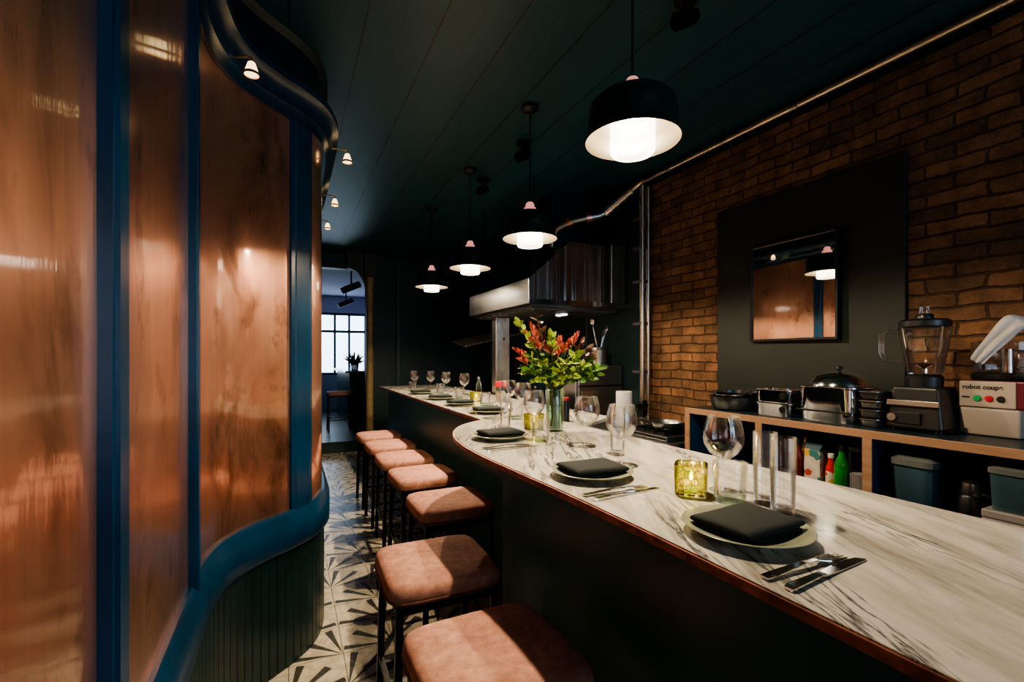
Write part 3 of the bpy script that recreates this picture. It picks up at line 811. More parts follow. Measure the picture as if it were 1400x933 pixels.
bm = nb(); box(bm, -.134, -.128, -.125, .125, .046, .054, .001); obj('band', bm, M['blackmetal'], t)
for i in range(4):
    t = thing('baking_tray', ('dark metal tray at the bottom of the stack left of the blender', 'dark metal tray second from the bottom left of the blender', 'dark metal tray third from the bottom left of the blender', 'topmost dark metal tray of the stack left of the blender')[i], 'tray', (2.42, 1.175, T+.001+i*.040), 0, 'stacked dark trays beside the blender')
    bm = nb(); lathe(bm, [(0, 0), (.9, 0), (.94, .004), (1.0, .03), (1.05, .034), (1.05, .037), (.98, .035), (.92, .008), (0, .004)], 40, 0, 0, 0, .13, .045, 8); obj('tray', bm, M['steel_dk'] if i % 2 else M['steel'], t, True)
# blender
t = thing('blender', 'black blender with tall clear jug on the shelf top', 'blender', (2.42, 1.03, T+.001))
bm = nb(); vs = box(bm, -.10, .10, -.10, .10, .008, .185, .012, 3)
for v in vs:
    f = 1-.22*max(0, v.co.z-.06)/.12; v.co.x *= f; v.co.y *= f
bo = obj('motor_base', bm, M['blackplastic'], t)
bm = nb(); box(bm, -.1035, -.098, -.09, .09, .105, .128, .002); obj('chrome_strip', bm, M['steel'], bo)
bm = nb(); box(bm, -.106, -.099, -.03, .06, .03, .08, .003); obj('control_panel', bm, M['panelblack'], bo)
bm = nb(); lathe(bm, [(0, -.012), (.016, -.012), (.018, 0), (0, 0)], 16); xform(bm.verts, Matrix.Translation((-.101, .068, .055)) @ Matrix.Rotation(PI/2, 4, 'Y')); obj('dial', bm, M['steel'], bo, True)
for x in (-.08, .08):
    for y in (-.08, .08):
        bm = nb(); lathe(bm, [(0, 0), (.012, 0), (.012, .010), (0, .010)], 10, x, y); obj('foot', bm, M['blackmetal'], bo)
bm = nb(); lathe(bm, [(.055, .185), (.06, .185), (.062, .225), (.05, .235), (0, .235)], 28); obj('collar', bm, M['blackplastic'], t, True)
bm = nb(); lathe(bm, [(0, .236), (.052, .236), (.056, .25), (.082, .43), (.084, .432), (.079, .432), (.053, .253), (.049, .242), (0, .242)], 36, sup=3.2); jg = obj('jug', bm, M['glass'], t, True)
bm = nb(); tube(bm, [(-.03, .075, .415), (-.045, .115, .42), (-.05, .135, .40), (-.05, .135, .33), (-.045, .125, .295), (-.03, .066, .285)], .011, 10); obj('handle', bm, M['glass'], jg, True)
bm = nb()
for a in range(4): 
    vs = box(bm, 0, .035, -.005, .005, 0, .003); xform(vs, Matrix.Translation((0, 0, .256)) @ Matrix.Rotation(a*PI/2, 4, 'Z') @ Matrix.Rotation(-.5, 4, 'Y'))
lathe(bm, [(0, .24), (.01, .24), (.01, .258), (0, .262)], 10); obj('blades', bm, M['polished'], jg)
bm = nb(); lathe(bm, [(0, .432), (.078, .43), (.087, .436), (.087, .458), (.075, .466), (.03, .468), (.03, .482), (.024, .49), (0, .49)], 36); ld_ = obj('lid', bm, M['blackplastic'], t, True)
bm = nb(); lathe(bm, [(0, .49), (.018, .49), (.016, .52), (0, .524)], 20); obj('lid_plug', bm, M['glass'], ld_, True)
# food processor
t = thing('food_processor', 'beige food processor with green, red and black buttons on the shelf top', 'food processor', (2.60, .845, T+.001))
bm = nb(); box(bm, -.15, .13, -.092, .088, .0, .108, .008, 3); obj('lower_housing', bm, M['cream'], t, True)
bm = nb(); box(bm, -.145, .13, -.105, .085, .109, .215, .006); up = obj('upper_housing', bm, [M['burgundy']], t)
bm = nb(); box(bm, -.1485, -.145, -.080, .084, .112, .212, .003); fp = obj('control_panel', bm, M['cream'], up)
for y, m in ((.034, 'green_b'), (.000, 'red_b'), (-.034, 'blackplastic')):
    bm = nb(); lathe(bm, [(0, .007), (.011, .006), (.0125, 0), (0, 0)], 16); xform(bm.verts, Matrix.Translation((-.1485, y-.005, .146)) @ Matrix.Rotation(-PI/2, 4, 'Y')); obj('button', bm, M[m], fp, True)
def text_mesh(name, s, size, mat, parent, M4, bold=0):
    cu = bpy.data.curves.new(name, 'FONT'); cu.body = s; cu.size = size; cu.extrude = .0004; cu.offset = bold
    o = bpy.data.objects.new('tmp', cu); C.objects.link(o)
    dg = bpy.context.evaluated_depsgraph_get(); dg.update()
    me = bpy.data.meshes.new_from_object(o.evaluated_get(dg)); C.objects.unlink(o); bpy.data.objects.remove(o)
    me.transform(M4); me.materials.clear(); me.materials.append(mat); me.name = name
    r = bpy.data.objects.new(name, me); C.objects.link(r); r.parent = parent; return r
face = Matrix.Translation((-.149, .074, .182)) @ Matrix(((0, 0, -1, 0), (-1, 0, 0, 0), (0, 1, 0, 0), (0, 0, 0, 1)))
text_mesh('lettering', 'robot coupe', .0235, M['blackplastic'], fp, face, .0008)
bm = nb(); box(bm, -.1492, -.1485, .052, .076, .146, .152); obj('small_print', bm, M['blackplastic'], fp)
bm = nb(); lathe(bm, [(0, .216), (.108, .216), (.112, .222), (.112, .24), (.10, .246), (0, .246)], 36, .0, -.015); obj('bowl_seat', bm, M['blackplastic'], t, True)
bm = nb(); lathe(bm, [(0, .247), (.100, .247), (.103, .26), (.106, .365), (.108, .368), (.102, .366), (.099, .262), (.094, .252), (0, .252)], 48, 0, -.01, 0, mod=lambda a, z: 1+.018*math.cos(12*a)); obj('bowl', bm, M['glass'], t, True)
bm = nb(); lathe(bm, [(0, .247), (.02, .247), (.018, .34), (0, .345)], 16, 0, -.01); obj('hub', bm, M['steel'], t, True)
# white cloth hung on the bowl: a bent strip in folds
bm = nb()
path = [(-.118, .055, .285), (-.116, .030, .33), (-.112, -.005, .38), (-.105, -.035, .425), (-.085, -.055, .455), (-.03, -.075, .44), (.03, -.09, .43), (.06, -.10, .40)]
rows = []
for i, p in enumerate(path):
    row = []
    wd = .045+.075*i/len(path)
    for j in range(9):
        f = j/8-.5
        row.append(bm.verts.new((p[0]+.010*math.sin(j*1.6+i*.5), p[1]+f*wd*.8, p[2]+f*wd*.6+.004*math.sin(i*2.3+j))))
    rows.append(row)
for a, b in zip(rows, rows[1:]):
    for j in range(8): bm.faces.new((a[j], a[j+1], b[j+1], b[j]))
o = obj('white_cloth', bm, M['paper'], None, True, (2.60, .835, T+.001))
md = o.modifiers.new('thick', 'SOLIDIFY'); md.thickness = .006; md.offset = 0
md = o.modifiers.new('sub', 'SUBSURF'); md.levels = 1; md.render_levels = 2
tag(o, 'white cloth draped over the food processor bowl', 'cloth')

# --- in the compartments
def bottle(name, label, loc, r, h, mat, capmat, neck=.35, lab=None, group=None):
    t = thing(name, label, 'bottle', loc, 0, group)
    nr = r*neck
    bm = nb(); lathe(bm, [(0, 0), (r*.92, 0), (r, .006), (r, h*.55), (r*.9, h*.64), (nr*1.1, h*.78), (nr, h*.84), (nr, h*.9), (0, h*.9)], 24); obj('bottle_body', bm, mat, t, True)
    bm = nb(); lathe(bm, [(0, h), (nr*1.1, h), (nr*1.2, h*.98), (nr*1.2, h*.88), (0, h*.88)], 16); obj('cap', bm, capmat, t, True)
    if lab: bm = nb(); lathe(bm, [(r+.0006, h*.1), (r+.0012, h*.11), (r+.0012, h*.5), (r+.0006, h*.51)], 24); obj('bottle_label', bm, lab, t, True)
    return t
bottle('sauce_bottle', 'slim dark red sauce bottle at the left of the middle compartment', (2.27, 1.475, SB), .024, .215, M['darkred'], M['blackplastic'], .4)
t = thing('carton', 'white printed carton with coloured label in the middle compartment', 'carton', (2.28, 1.395, SB))
bm = nb(); box(bm, -.03, .03, -.037, .037, 0, .175, .003); obj('carton_body', bm, M['label'], t)
bm = nb(); prism(bm, [(-.03, -.037), (.03, -.037), (.03, .037), (-.03, .037)], .175, .21)
for v in bm.verts:
    if v.co.z > .2: v.co.x *= .1
obj('gable_top', bm, M['tub_blue'], t)
bottle('sauce_bottle', 'small red and white labelled bottle between the carton and the green bottle', (2.28, 1.325, SB), .022, .165, M['redlid'], M['paper'], .5, M['label'])
bottle('green_bottle', 'bright green bottle in the middle compartment', (2.27, 1.272, SB), .030, .215, M['greenbottle'], M['blackplastic'], .4)
t = thing('clear_jar', 'tall clear jar of white powder right of the green bottle', 'jar', (2.27, 1.197, SB))
bm = nb(); lathe(bm, [(0, 0), (.034, 0), (.036, .004), (.036, .20), (.034, .20), (.034, .006), (0, .005)], 24, sup=4); obj('jar_body', bm, M['glass'], t, True)
bm = nb(); lathe(bm, [(0, .006), (.032, .006), (.032, .10), (0, .105)], 24, sup=4); obj('powder', bm, M['paper'], t, True)
bm = nb(); lathe(bm, [(0, .2005), (.037, .2005), (.037, .216), (0, .218)], 24, sup=4); obj('jar_lid', bm, M['blackplastic'], t, True)
bottle('glass_cleaner_bottle', 'dark bottle at the back of the left compartment', (2.44, 1.80, SB), .034, .22, M['blackplastic'], M['blackmetal'], .4)
bottle('glass_cleaner_bottle', 'dark blue bottle at the front right of the left compartment', (2.32, 1.70, SB), .028, .20, M['tub_blue'], M['blackplastic'], .4)
bottle('vinegar_bottle', 'amber bottle standing behind the carton', (2.40, 1.52, SB), .032, .235, M['brass'], M['redlid'], .35, M['label'])
bottle('vinegar_bottle', 'smoky blue bottle standing behind the green bottle', (2.42, 1.33, SB), .034, .24, M['tub_blue'], M['blackplastic'], .35, M['paper'])
def tub(name, label, loc, sx, sy, h, body, lid, parts=True):
    t = thing(name, label, 'box', loc)
    bm = nb(); lathe(bm, [(0, 0), (.88, 0), (.9, .004), (.98, h*.82), (1.0, h*.83), (.96, h*.83), (.88, .01), (0, .008)], 40, 0, 0, 0, sx/2, sy/2, 8); obj('tub_body', bm, body, t, True)
    bm = nb(); lathe(bm, [(0, h), (.85, h), (.92, h*.97), (1.04, h*.95), (1.04, h*.84), (.98, h*.84), (.98, h*.93), (0, h*.93)], 40, 0, 0, 0, sx/2, sy/2, 8); obj('tub_lid', bm, lid, t, True)
    return t
tub('storage_tub', 'smoky grey storage tub with clip lid in the right compartment', (2.36, .995, SB), .26, .145, .215, M['tub_blue'], M['tub_grey'])
t = thing('spice_grinder', 'small black grinder with metal lid in the right compartment', 'grinder', (2.30, .838, SB))
bm = nb(); lathe(bm, [(0, 0), (.036, 0), (.038, .01), (.036, .09), (.03, .10), (0, .10)], 24); obj('grinder_body', bm, M['blackplastic'], t, True)
bm = nb(); lathe(bm, [(0, .101), (.031, .101), (.033, .115), (.028, .145), (.012, .155), (0, .156)], 24); obj('grinder_top', bm, M['steel_dk'], t, True)
bm = nb(); tube(bm, [(0, -.036, .03), (0, -.062, .035), (0, -.062, .10), (0, -.033, .11)], .006, 8); obj('handle', bm, M['blackmetal'], t, True)
t = thing('equipment_case', 'flat warm grey plastic case at the front of the right compartment', 'case', (2.29, .706, SB))
bm = nb(); box(bm, -.07, .11, -.065, .075, 0, .048, .004); obj('case_bottom', bm, M['greybox'], t)
bm = nb(); box(bm, -.071, .111, -.066, .076, .049, .078, .005); obj('case_lid', bm, M['greybox'], t)
tub('plastic_tub', 'pale blue translucent tub resting on the flat grey case', (2.31, .705, SB+.0785), .17, .13, .155, M['tub_blue'], M['tub_grey'])
# ------------------------------------------------------------------ place settings
def make_plate(label):
    t = thing('dinner_plate', label, 'plate', (0, 0, 0), 0, 'sage green plates set along the counter')
    bm = nb(); lathe(bm, [(0, .004), (.060, .004), (.066, .0), (.072, .0), (.076, .006), (.105, .013), (.123, .020), (.1255, .0225), (.123, .0235), (.104, .0175), (.078, .012), (.07, .010), (0, .010)], 56); obj('dish', bm, M['plate'], t, True)
    return t
def make_napkin(label):
    bm = nb()
    # cloth folded into soft layers: rounded fold at the front and left, open edges at the back and right
    def layer(x0, x1, y0, y1, z0, h, crown):
        n = 16; ring = []
        top = {}; bot = {}
        for a in range(n+1):
            for b in range(n+1):
                u, v = a/n, b/n
                # cluster samples towards the edges
                uu = .5-.5*math.cos(PI*u); vv = .5-.5*math.cos(PI*v)
                x = x0+(x1-x0)*uu; y = y0+(y1-y0)*vv
                e = min((x-x0), (x1-x), (y-y0), (y1-y))
                k = min(1, e/(h*.75)); rnd = math.sqrt(max(0, 1-(1-k)**2))
                cr = crown*(1-(2*uu-1)**2)*(1-(2*vv-1)**2)+.0012*math.sin(31*x+17*y+z0*900)
                top[a, b] = bm.verts.new((x, y, z0+h*(.5+.5*rnd)+cr)); bot[a, b] = bm.verts.new((x, y, z0+h*(.5-.5*rnd)+cr*.3))
        for a in range(n):
            for b in range(n):
                bm.faces.new((top[a, b], top[a+1, b], top[a+1, b+1], top[a, b+1])); bm.faces.new((bot[a, b], bot[a, b+1], bot[a+1, b+1], bot[a+1, b]))
        for a in range(n):
            for q in ((a, 0, a+1, 0), (a, n, a+1, n), (0, a, 0, a+1), (n, a, n, a+1)):
                bm.faces.new((top[q[0], q[1]], bot[q[0], q[1]], bot[q[2], q[3]], top[q[2], q[3]]))
    layer(-.084, .084, -.070, .070, .0005, .0125, .0)
    layer(-.086, .092, -.073, .066, .0120, .0160, .004)
    layer(.035, .096, -.060, .060, .0085, .006, .0)
    o = obj('napkin', bm, M['napkin'], None, True)
    return tag(o, label, 'napkin', 'folded black napkins on the plates')
def make_fork(label):
    bm = nb()
    pts = [(0, .008), (.02, .009), (.10, .0055), (.135, .004), (.145, .008), (.158, .0125), (.165, .0125)]
    lo = []; 
    def strip(pl, z=lambda x: .003+.006*math.sin(min(1, x/.205)*PI)**2, th=.002, yc=0):
        rows = []
        for x, w in pl:
            zz = z(x); rows.append([bm.verts.new(q) for q in ((x, yc-w, zz), (x, yc+w, zz), (x, yc+w, zz+th), (x, yc-w, zz+th))])
        for a, b in zip(rows, rows[1:]):
            for q in range(4): bm.faces.new((a[q], a[(q+1) % 4], b[(q+1) % 4], b[q]))
        bm.faces.new(rows[0][::-1]); bm.faces.new(rows[-1])
    strip(pts)
    for j in range(4): strip([(.163, .0019), (.19, .0019), (.205, .0011)], yc=-.0105+.007*j)
    return tag(obj('fork', bm, M['polished']), label, 'fork', 'steel forks beside the plates')
def make_knife(label):
    bm = nb(); rows = []
    for x, w0, w1, th in [(0, -.007, .007, .004), (.01, -.009, .009, .006), (.09, -.006, .006, .006), (.105, -.007, .008, .004), (.15, -.007, .012, .0022), (.20, -.007, .012, .002), (.225, -.007, .008, .0018), (.237, -.005, -.002, .001)]:
        rows.append([bm.verts.new(q) for q in ((x, w0, .0005), (x, w1, .0005), (x, w1, .0005+th), (x, w0, .0005+th))])
    for a, b in zip(rows, rows[1:]):
        for q in range(4): bm.faces.new((a[q], a[(q+1) % 4], b[(q+1) % 4], b[q]))
    bm.faces.new(rows[0][::-1]); bm.faces.new(rows[-1])
    return tag(obj('knife', bm, M['polished']), label, 'knife', 'steel knives beside the plates')
which = ['nearest the camera', 'second from the camera', 'third from the camera, on the rounded bulge',
         'fourth from the camera', 'fifth from the camera', 'sixth from the camera', 'farthest from the camera']
sets = [(.858, .668, .06), (.848, 1.20, -.05), (.865, 1.93, .04), (1.19, 2.85, 0), (1.187, 3.40, .05), (1.19, 3.93, -.04), (1.19, 4.60, 0)]
def one(proto, loc, rot, label):
    r = proto.copy(); C.objects.link(r); r.location = loc; r.rotation_euler = (0, 0, rot); r['label'] = label; return r
PL = NA = None
for i, ((x, y, a), wh) in enumerate(zip(sets, which)):
    lp = 'sage green plate holding a napkin, ' + wh
    ln = 'folded black napkin on the plate ' + wh
    if PL is None: PL = make_plate(lp); PL.location = (x, y, TZ+.0005)
    else: dup(PL, (x, y, TZ+.0005), 0, lp)
    if NA is None: NA = make_napkin(ln); NA.location = (x-.005, y, TZ+.0115); NA.rotation_euler.z = a
    else: one(NA, (x-.005, y, TZ+.0115), a, ln)
FK = KN = None
for i, (x, y, wh) in enumerate([(.712, .520, 'beside the nearest plate'), (.705, 1.035, 'beside the second plate from the camera'), (.70, 1.735, 'beside the third plate from the camera'), (1.04, 2.59, 'beside the first plate of the far counter'), (1.06, 3.27, 'beside the second plate of the far counter')]):
    lf = 'polished steel fork ' + wh; lk = 'polished steel knife ' + wh
    if FK is None: FK = make_fork(lf); FK.location = (x, y, TZ+.0005); FK.rotation_euler.z = -.02
    else: one(FK, (x, y, TZ+.0005), -.02, lf)
    if KN is None: KN = make_knife(lk); KN.location = (x, y-.042, TZ+.0005); KN.rotation_euler.z = .07
    else: one(KN, (x, y-.042, TZ+.0005), .07, lk)

def make_wine(label):
    t = thing('wine_glass', label, 'wine glass', (0, 0, 0), 0, 'stemmed wine glasses along the counter')
    bm = nb(); lathe(bm, [(.004, .082), (.016, .088), (.036, .104), (.050, .126), (.0535, .146), (.050, .172), (.042, .205), (.0412, .206), (.0402, .205), (.0485, .172), (.052, .146), (.0485, .127), (.035, .106), (.015, .091), (0, .087)], 40); obj('bowl', bm, M['glass'], t, True)
    bm = nb(); lathe(bm, [(.0045, .084), (.0035, .07), (.0035, .02), (.006, .008), (.012, .004)], 16); obj('stem', bm, M['glass'], t, True)
    bm = nb(); lathe(bm, [(.011, .005), (.036, .0015), (.037, .0005), (.036, 0), (0, 0)], 36); obj('foot', bm, M['glass'], t, True)
    return t
wines = [(1.085, .915, 'large clear wine glass behind the nearest tumbler'), (1.105, 1.60, 'wine glass on the near counter between the second and third plates'), (1.03, 1.285, 'wine glass just behind the second plate from the camera'),
         (1.07, 1.99, 'wine glass right of the third plate on the bulge'), (1.33, 2.62, 'wine glass behind the flowers at the start of the far counter'), (1.38, 2.94, 'wine glass beside the first plate of the far counter'),
         (1.544, 4.30, 'wine glass beside the oil bottle on the far counter'), (1.517, 4.80, 'third wine glass from the far end of the counter'), (1.462, 5.20, 'last but one wine glass at the far end of the counter'), (1.33, 5.42, 'wine glass at the very far end of the counter')]
WG = None
for x, y, lb in wines:
    if WG is None: WG = make_wine(lb); WG.location = (x, y, TZ+.0005)
    else: dup(WG, (x, y, TZ+.0005), 0, lb)
def make_tumbler(label):
    t = thing('tumbler', label, 'tumbler', (0, 0, 0), 0, 'thick based tumblers along the counter')
    bm = nb(); lathe(bm, [(.038, .014), (.0385, .018), (.042, .098), (.0415, .100), (.0395, .0985), (.036, .02), (0, .017)], 36); obj('tumbler_wall', bm, M['glass'], t, True)
    bm = nb(); lathe(bm, [(0, 0), (.036, 0), (.038, .003), (.038, .0135), (0, .0135)], 36); obj('tumbler_base', bm, M['greenglass'], t, True)
    return t
TB = None
for x, y, lb in [(1.022, .842, 'thick tumbler with green base in front of the nearest wine glass'), (1.00, 1.80, 'clear tumbler beside the third plate on the bulge'), (1.22, 2.50, 'clear tumbler at the start of the far counter'), (1.35, 3.30, 'clear tumbler between the first far plates'), (1.37, 3.95, 'clear tumbler halfway along the far counter'), (1.38, 4.55, 'clear tumbler behind the sixth plate'), (1.22, 5.05, 'clear tumbler behind the farthest plate')]:
    if TB is None: TB = make_tumbler(lb); TB.location = (x, y, TZ+.0005)
    else: dup(TB, (x, y, TZ+.0005), 0, lb)
def make_high(label):
    t = thing('highball_glass', label, 'glass', (0, 0, 0), 0, 'tall straight water glasses')
    bm = nb(); lathe(bm, [(0, 0), (.0245, 0), (.026, .003), (.029, .178), (.0285, .180), (.0275, .1785), (.024, .016), (0, .014)], 32); obj('glass_wall', bm, M['glass'], t, True)
    bm = nb(); lathe(bm, [(0, .0145), (.0238, .0155), (.0272, .105), (0, .105)], 32); obj('water', bm, M['glass'], t, True)
    return t
HG = None
for x, y, lb in [(1.085, .790, 'tall straight glass behind the nearest plate, left of its pair'), (1.055, .722, 'tall straight glass behind the nearest plate, right of its pair'), (1.12, 1.42, 'tall straight glass on the counter in front of the paper roll'), (1.00, 2.17, 'tall straight glass left of the flower vase')]:
    if HG is None: HG = make_high(lb); HG.location = (x, y, TZ+.0005)
    else: dup(HG, (x, y, TZ+.0005), 0, lb)
def make_votive(label):
    t = thing('candle_holder', label, 'candle holder', (0, 0, 0), 0, 'yellow glass candle holders')
    bm = nb(); lathe(bm, [(0, 0), (.038, 0), (.041, .004), (.0425, .078), (.0415, .080), (.0395, .0785), (.038, .008), (0, .006)], 40, sup=5, mod=None); obj('mosaic_glass', bm, M['amberglass'], t, True)
    bm = nb(); lathe(bm, [(0, .0065), (.019, .0065), (.019, .030), (.017, .032), (0, .031)], 20); cd = obj('candle', bm, M['wax'], t, True)
    bm = nb(); lathe(bm, [(0, .034), (.004, .038), (.0055, .044), (.003, .054), (0, .062)], 12); obj('flame', bm, M['flame'], cd, True)
    ld = bpy.data.lights.new('candle_light', 'POINT'); ld.energy = .12; ld.color = (1, .70, .28); ld.shadow_soft_size = .006
    lo = bpy.data.objects.new('candle_light', ld); C.objects.link(lo); lo.parent = t; lo.location = (0, 0, .068)
    return t
VT = None
for x, y, a, lb in [(.985, .935, .7, 'lit yellow glass candle holder beside the nearest wine glass'), (1.13, 2.105, .3, 'lit yellow glass candle holder at the foot of the flower vase'), (1.40, 3.62, .2, 'lit yellow glass candle holder by the red topped jar')]:
    if VT is None: VT = make_votive(lb); VT.location = (x, y, TZ+.0005); VT.rotation_euler.z = a
    else: dup(VT, (x, y, TZ+.0005), a, lb)
bottle('oil_bottle', 'slim clear oil bottle in the middle of the far counter', (1.544, 3.92, TZ+.0005), .026, .19, M['greenglass'], M['steel'], .4)
t = thing('sweet_jar', 'clear jar with red top on the far counter', 'jar', (1.586, 3.52, TZ+.0005))
bm = nb(); lathe(bm, [(0, 0), (.044, 0), (.046, .004), (.046, .12), (.044, .12), (.043, .006), (0, .005)], 28); obj('jar_body', bm, M['glass'], t, True)
bm = nb(); lathe(bm, [(0, .006), (.042, .006), (.042, .08), (0, .085)], 24); obj('contents', bm, M['cream'], t, True)
bm = nb(); lathe(bm, [(0, .121), (.05, .121), (.052, .135), (.05, .165), (0, .17)], 28); obj('jar_lid', bm, M['redlid'], t, True)
bottle('chilli_bottle', 'dark bottle with red cap behind the flower vase', (1.44, 2.30, TZ+.0005), .025, .135, M['blackplastic'], M['redlid'], .75)

# ------------------------------------------------------------------ flowers
VX, VY = 1.20, 2.015
t = thing('glass_vase', 'ribbed clear glass vase holding the flowers', 'vase', (VX, VY, TZ+.0005))
bm = nb(); lathe(bm, [(0, 0), (.040, 0), (.043, .006), (.044, .12), (.048, .205), (.0465, .207), (.0445, .205), (.041, .12), (.039, .012), (0, .010)], 48, mod=lambda a, z: 1+.02*math.cos(16*a)); obj('vase_wall', bm, M['greenglass'], t, True)
bm = nb(); lathe(bm, [(0, .0105), (.0385, .0125), (.0400, .10), (0, .10)], 32); obj('water', bm, M['greenglass'], t, True)
bq = thing('flower_bouquet', 'bouquet of coral red spikes, green leaves and bronze foliage in the vase', 'flowers', (VX, VY, TZ+.012))
rs = random.Random(11)
def leaf(bm, base, d, L, W, curl=.3, roll=None):
    d = d.normalized(); side = d.cross(Vector((rs.uniform(-1, 1), rs.uniform(-1, 1), rs.uniform(-.3, 1)))).normalized(); nrm = side.cross(d)
    prev = None; n = 6
    for i in range(n+1):
        f = i/n; w = W*math.sin(PI*min(1, f*.92+.06))**.8*(1-.25*f)
        c = base+d*(L*f)-nrm*(curl*L*f*f)
        if i == n: cur = [bm.verts.new(c)]
        else: cur = [bm.verts.new(c-side*w), bm.verts.new(c-nrm*w*.25), bm.verts.new(c+side*w)]
        if prev:
            if len(cur) == 3:
                bm.faces.new((prev[0], prev[1], cur[1], cur[0])); bm.faces.new((prev[1], prev[2], cur[2], cur[1]))
            else:
                bm.faces.new((prev[0], prev[1], cur[0])); bm.faces.new((prev[1], prev[2], cur[0]))
        prev = cur
def stem_curve(end, b=(0, 0), bend=.25):
    e = Vector(end); p0 = Vector((b[0], b[1], .008)); mouth = Vector((e.x*.14+b[0]*-.3, e.y*.14+b[1]*-.3, .20))
    m2 = mouth.lerp(e, .5)+Vector((0, 0, .03))
    return [p0, p0.lerp(mouth, .5), mouth, m2, e]
# camera-facing spread lies along (1,-.48): s runs left(-) to right(+)
def E(s, z, d=0):
    s *= .80; z = .20+(z-.20)*.80
    return (s*.90+d*.43, -s*.43+d*.90, z)
for s, z, d in [(-.19, .56, .02), (-.15, .60, 0), (-.13, .50, -.06), (-.10, .55, .03), (-.25, .44, 0), (-.23, .38, -.03), (-.06, .46, -.05), (.03, .44, .04), (.06, .47, -.04), (.10, .50, .02), (.14, .54, -.02), (.04, .52, .06)]:
    pts = stem_curve(E(s, z, d), (rs.uniform(-.015, .015), rs.uniform(-.015, .015)))
    bm = nb(); tube(bm, pts, [.003, .003, .003, .0025, .002], 6)
    fl = obj('flower_stem', bm, M['stem'], bq, True)
    bm = nb(); a, b = Vector(pts[3]), Vector(pts[4]); d0 = (b-a).normalized()
    for i in range(34):
        f = i/33; p = a.lerp(b, .45+.6*f)
        ang = i*2.4; r = .015*(1-.75*f)+.004
        sd = Vector((math.cos(ang), math.sin(ang), .9)).normalized()
        leaf(bm, p, (sd+d0*.6), r*2.0, r*.42, .2)
    obj('bloom', bm, M['bloom'], fl)
for nm, mt, cnt, zone, LW in [('leafy_sprig', 'leaf', 26, None, (.047, .0145)), ('pale_sprig', 'leaf_y', 13, None, (.046, .0145)), ('bronze_sprig', 'leaf_b', 7, None, (.048, .013))]:
    for i in range(cnt):
        if nm == 'leafy_sprig':
            s = rs.uniform(-.20, .22); z = rs.uniform(.27, .43)-abs(s)*.15; d = rs.uniform(-.12, .12)
            if i < 4: s, z = .20+.05*(i % 2), .27+.02*i
        elif nm == 'pale_sprig':
            s, z, d = [(-.22, .60, 0), (-.03, .52, -.05), (.12, .40, -.1), (.16, .34, -.1), (.26, .32, 0), (-.19, .30, -.08), (-.12, .26, -.1), (0, .25, -.12), (.05, .37, -.12), (-.08, .36, -.12), (.1, .28, -.1), (-.16, .40, -.08), (.02, .31, -.13)][i]
        else:
            s, z, d = [(-.11, .64, 0), (-.06, .50, -.03), (.20, .44, 0), (.22, .40, .04), (-.03, .42, -.08), (.17, .48, .05), (-.1, .58, .03)][i]
        pts = stem_curve(E(s, z, d), (rs.uniform(-.02, .02), rs.uniform(-.02, .02)))
        bm = nb(); tube(bm, pts, [.002]*5, 5)
        st = obj('sprig_stem', bm, M['stem'], bq, True)
        bm = nb(); a, b = Vector(pts[3]), Vector(pts[4]); m = Vector(pts[2]); d0 = (b-a).normalized()
        for j in range(11):
            f = j/10; p = a.lerp(b, .0+f) if f > .25 or nm != 'leafy_sprig' else m.lerp(a, .6+f)
            ang = j*2.4+i; sd = Vector((math.cos(ang), math.sin(ang), rs.uniform(-.2, .7)))
            leaf(bm, p, sd+d0*.7, LW[0]*rs.uniform(.7, 1.15), LW[1]*rs.uniform(.8, 1.2), rs.uniform(.1, .5))
        leaf(bm, b, d0, LW[0], LW[1], .2)
        obj('leaves', bm, M[mt], st)

# ------------------------------------------------------------------ the way to the rear room
t = thing('iron_column', 'ochre painted column at the opening to the rear room', 'column', (1.085, 7.12, 0))
bm = nb(); lathe(bm, [(0, 0), (.075, 0), (.075, .04), (.055, .06), (.052, .10), (.050, 2.52), (.06, 2.56), (.06, 2.60), (0, 2.60)], 24); obj('shaft', bm, M['beige'], t, True)
bm = nb(); box(bm, -.09, .09, -.09, .09, 2.601, CZ-.003, .01); M['iron_dk'] = simple('dark_olive_iron', (.035, .04, .03), .5)
obj('capital', bm, M['iron_dk'], t)
bm = nb()   # rounded corner bracket
pl = [(-.06, CZ-.003), (-.06, 2.38)]+[(-.06-.26*(1-math.cos(a)), 2.38+.34*math.sin(a)) for a in [i*PI/2/8 for i in range(1, 9)]]+[(-.32, CZ-.003)]
lo = [bm.verts.new((x, -.03, z)) for x, z in pl]; hi = [bm.verts.new((x, .03, z)) for x, z in pl]
for i in range(len(pl)): bm.faces.new((lo[i], lo[(i+1) % len(pl)], hi[(i+1) % len(pl)], hi[i]))
bm.faces.new(lo); bm.faces.new(hi[::-1]); obj('bracket', bm, M['iron_dk'], t)
t = thing('rear_counter', 'dark bar counter in the daylit rear room', 'counter', (1.0, 8.9, .165))
bm = nb(); box(bm, 0, .60, 0, 2.4, 0, .98); obj('counter_body', bm, M['front'], t)
bm = nb(); box(bm, -.08, .64, -.05, 2.45, .981, 1.02, .005); obj('counter_top', bm, M['marble'], t)
t = dup(ST, (.80, 8.62, .165), 0, 'bar stool with tan seat in the daylit rear room'); t['group'] = 'padded bar stools in the rear room'
for o in list(t.children):
    pass
t = thing('rear_plant', 'small dark potted plant before the rear window', 'plant', (1.25, 10.2, 1.185))
bm = nb(); lathe(bm, [(0, 0), (.07, 0), (.09, .14), (.08, .14), (.065, .12), (0, .12)], 20); obj('pot', bm, M['blackplastic'], t, True)
bm = nb()
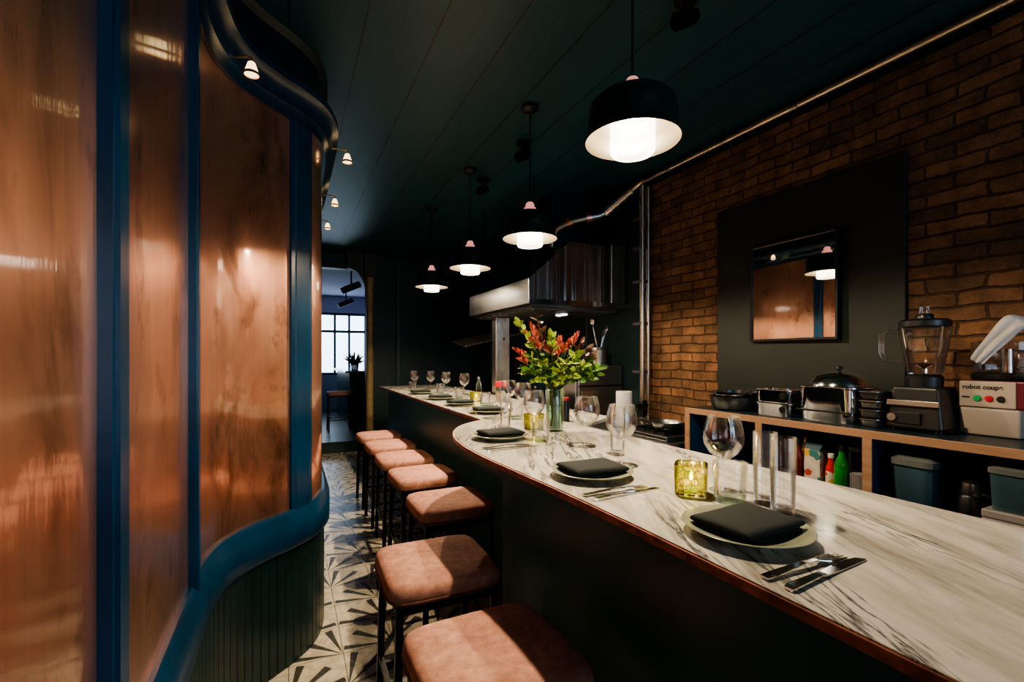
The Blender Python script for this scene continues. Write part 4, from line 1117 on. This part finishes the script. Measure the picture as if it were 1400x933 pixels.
for i in range(60):
    a = rs.uniform(0, 2*PI); leaf(bm, Vector((0, 0, .12)), Vector((math.cos(a), math.sin(a), rs.uniform(.2, 1.6))), rs.uniform(.14, .28), .022, .4)
obj('leaves', bm, M['leaf_b'], t)
for i, (x, y, lb) in enumerate([(1.08, 9.2, 'pale glass on the near end of the rear counter'), (1.15, 9.5, 'pale glass on the rear counter beside the plant'), (1.35, 9.0, 'pale glass at the right of the rear counter')]):
    dup(TB, (x, y, 1.186), 0, lb)
def rear_spot(loc, a, label):
    t = thing('track_spotlight', label, 'spotlight', loc, a, 'black track spotlights in the rear room')
    bm = nb(); tube(bm, [(0, 0, 0), (0, 0, .30)], .014, 8); obj('arm', bm, M['blackmetal'], t)
    bm = nb(); vs = lathe(bm, [(0, -.17), (.05, -.17), (.055, -.1), (.055, .15), (0, .17)], 16); xform(vs, Matrix.Rotation(math.radians(65), 4, 'Y')); obj('spot_head', bm, M['blackmetal'], t, True)
    return t
rs1 = rear_spot((.95, 8.2, CZ-.352), 0, 'black track spotlight in the rear room, nearer one')
dup(rs1, (1.12, 10.6, CZ-.352), 0, 'black track spotlight in the rear room, farther one')

# ------------------------------------------------------------------ camera, world, view
cam = bpy.data.cameras.new('camera'); co = bpy.data.objects.new('camera', cam); C.objects.link(co)
cam.sensor_width = 36; cam.lens = 640/1400*36; cam.shift_y = 21.5/1400; cam.clip_start = .02
co.location = (0, 0, 1.44); co.rotation_euler = (PI/2, 0, -math.atan(306/640))
bpy.context.scene.camera = co
w = bpy.data.worlds.new('world'); bpy.context.scene.world = w; w.use_nodes = True
nt = w.node_tree; nt.nodes.clear()
bg = nt.nodes.new('ShaderNodeBackground'); ow = nt.nodes.new('ShaderNodeOutputWorld')
bg.inputs['Color'].default_value = (.62, .80, 1, 1); bg.inputs['Strength'].default_value = 3.5
nt.links.new(bg.outputs[0], ow.inputs[0])
def portal(loc, rot, sx, sy):
    l = bpy.data.lights.new('window_portal', 'AREA'); l.shape = 'RECTANGLE'; l.size = sx; l.size_y = sy; l.cycles.is_portal = True
    o = bpy.data.objects.new('window_portal', l); C.objects.link(o); o.location = loc; o.rotation_euler = rot
portal((1.4, -3.05, 1.7), (PI/2, 0, 0), 2.1, 1.8)
portal((.875, 12.05, 1.75), (-PI/2, 0, 0), 1.75, 1.5)
cy = bpy.context.scene.cycles
cy.max_bounces = 9; cy.diffuse_bounces = 3; cy.glossy_bounces = 5; cy.transparent_max_bounces = 14; cy.caustics_reflective = False
vs = bpy.context.scene.view_settings
vs.view_transform = 'AgX'; vs.look = 'AgX - Medium High Contrast'; vs.exposure = .55
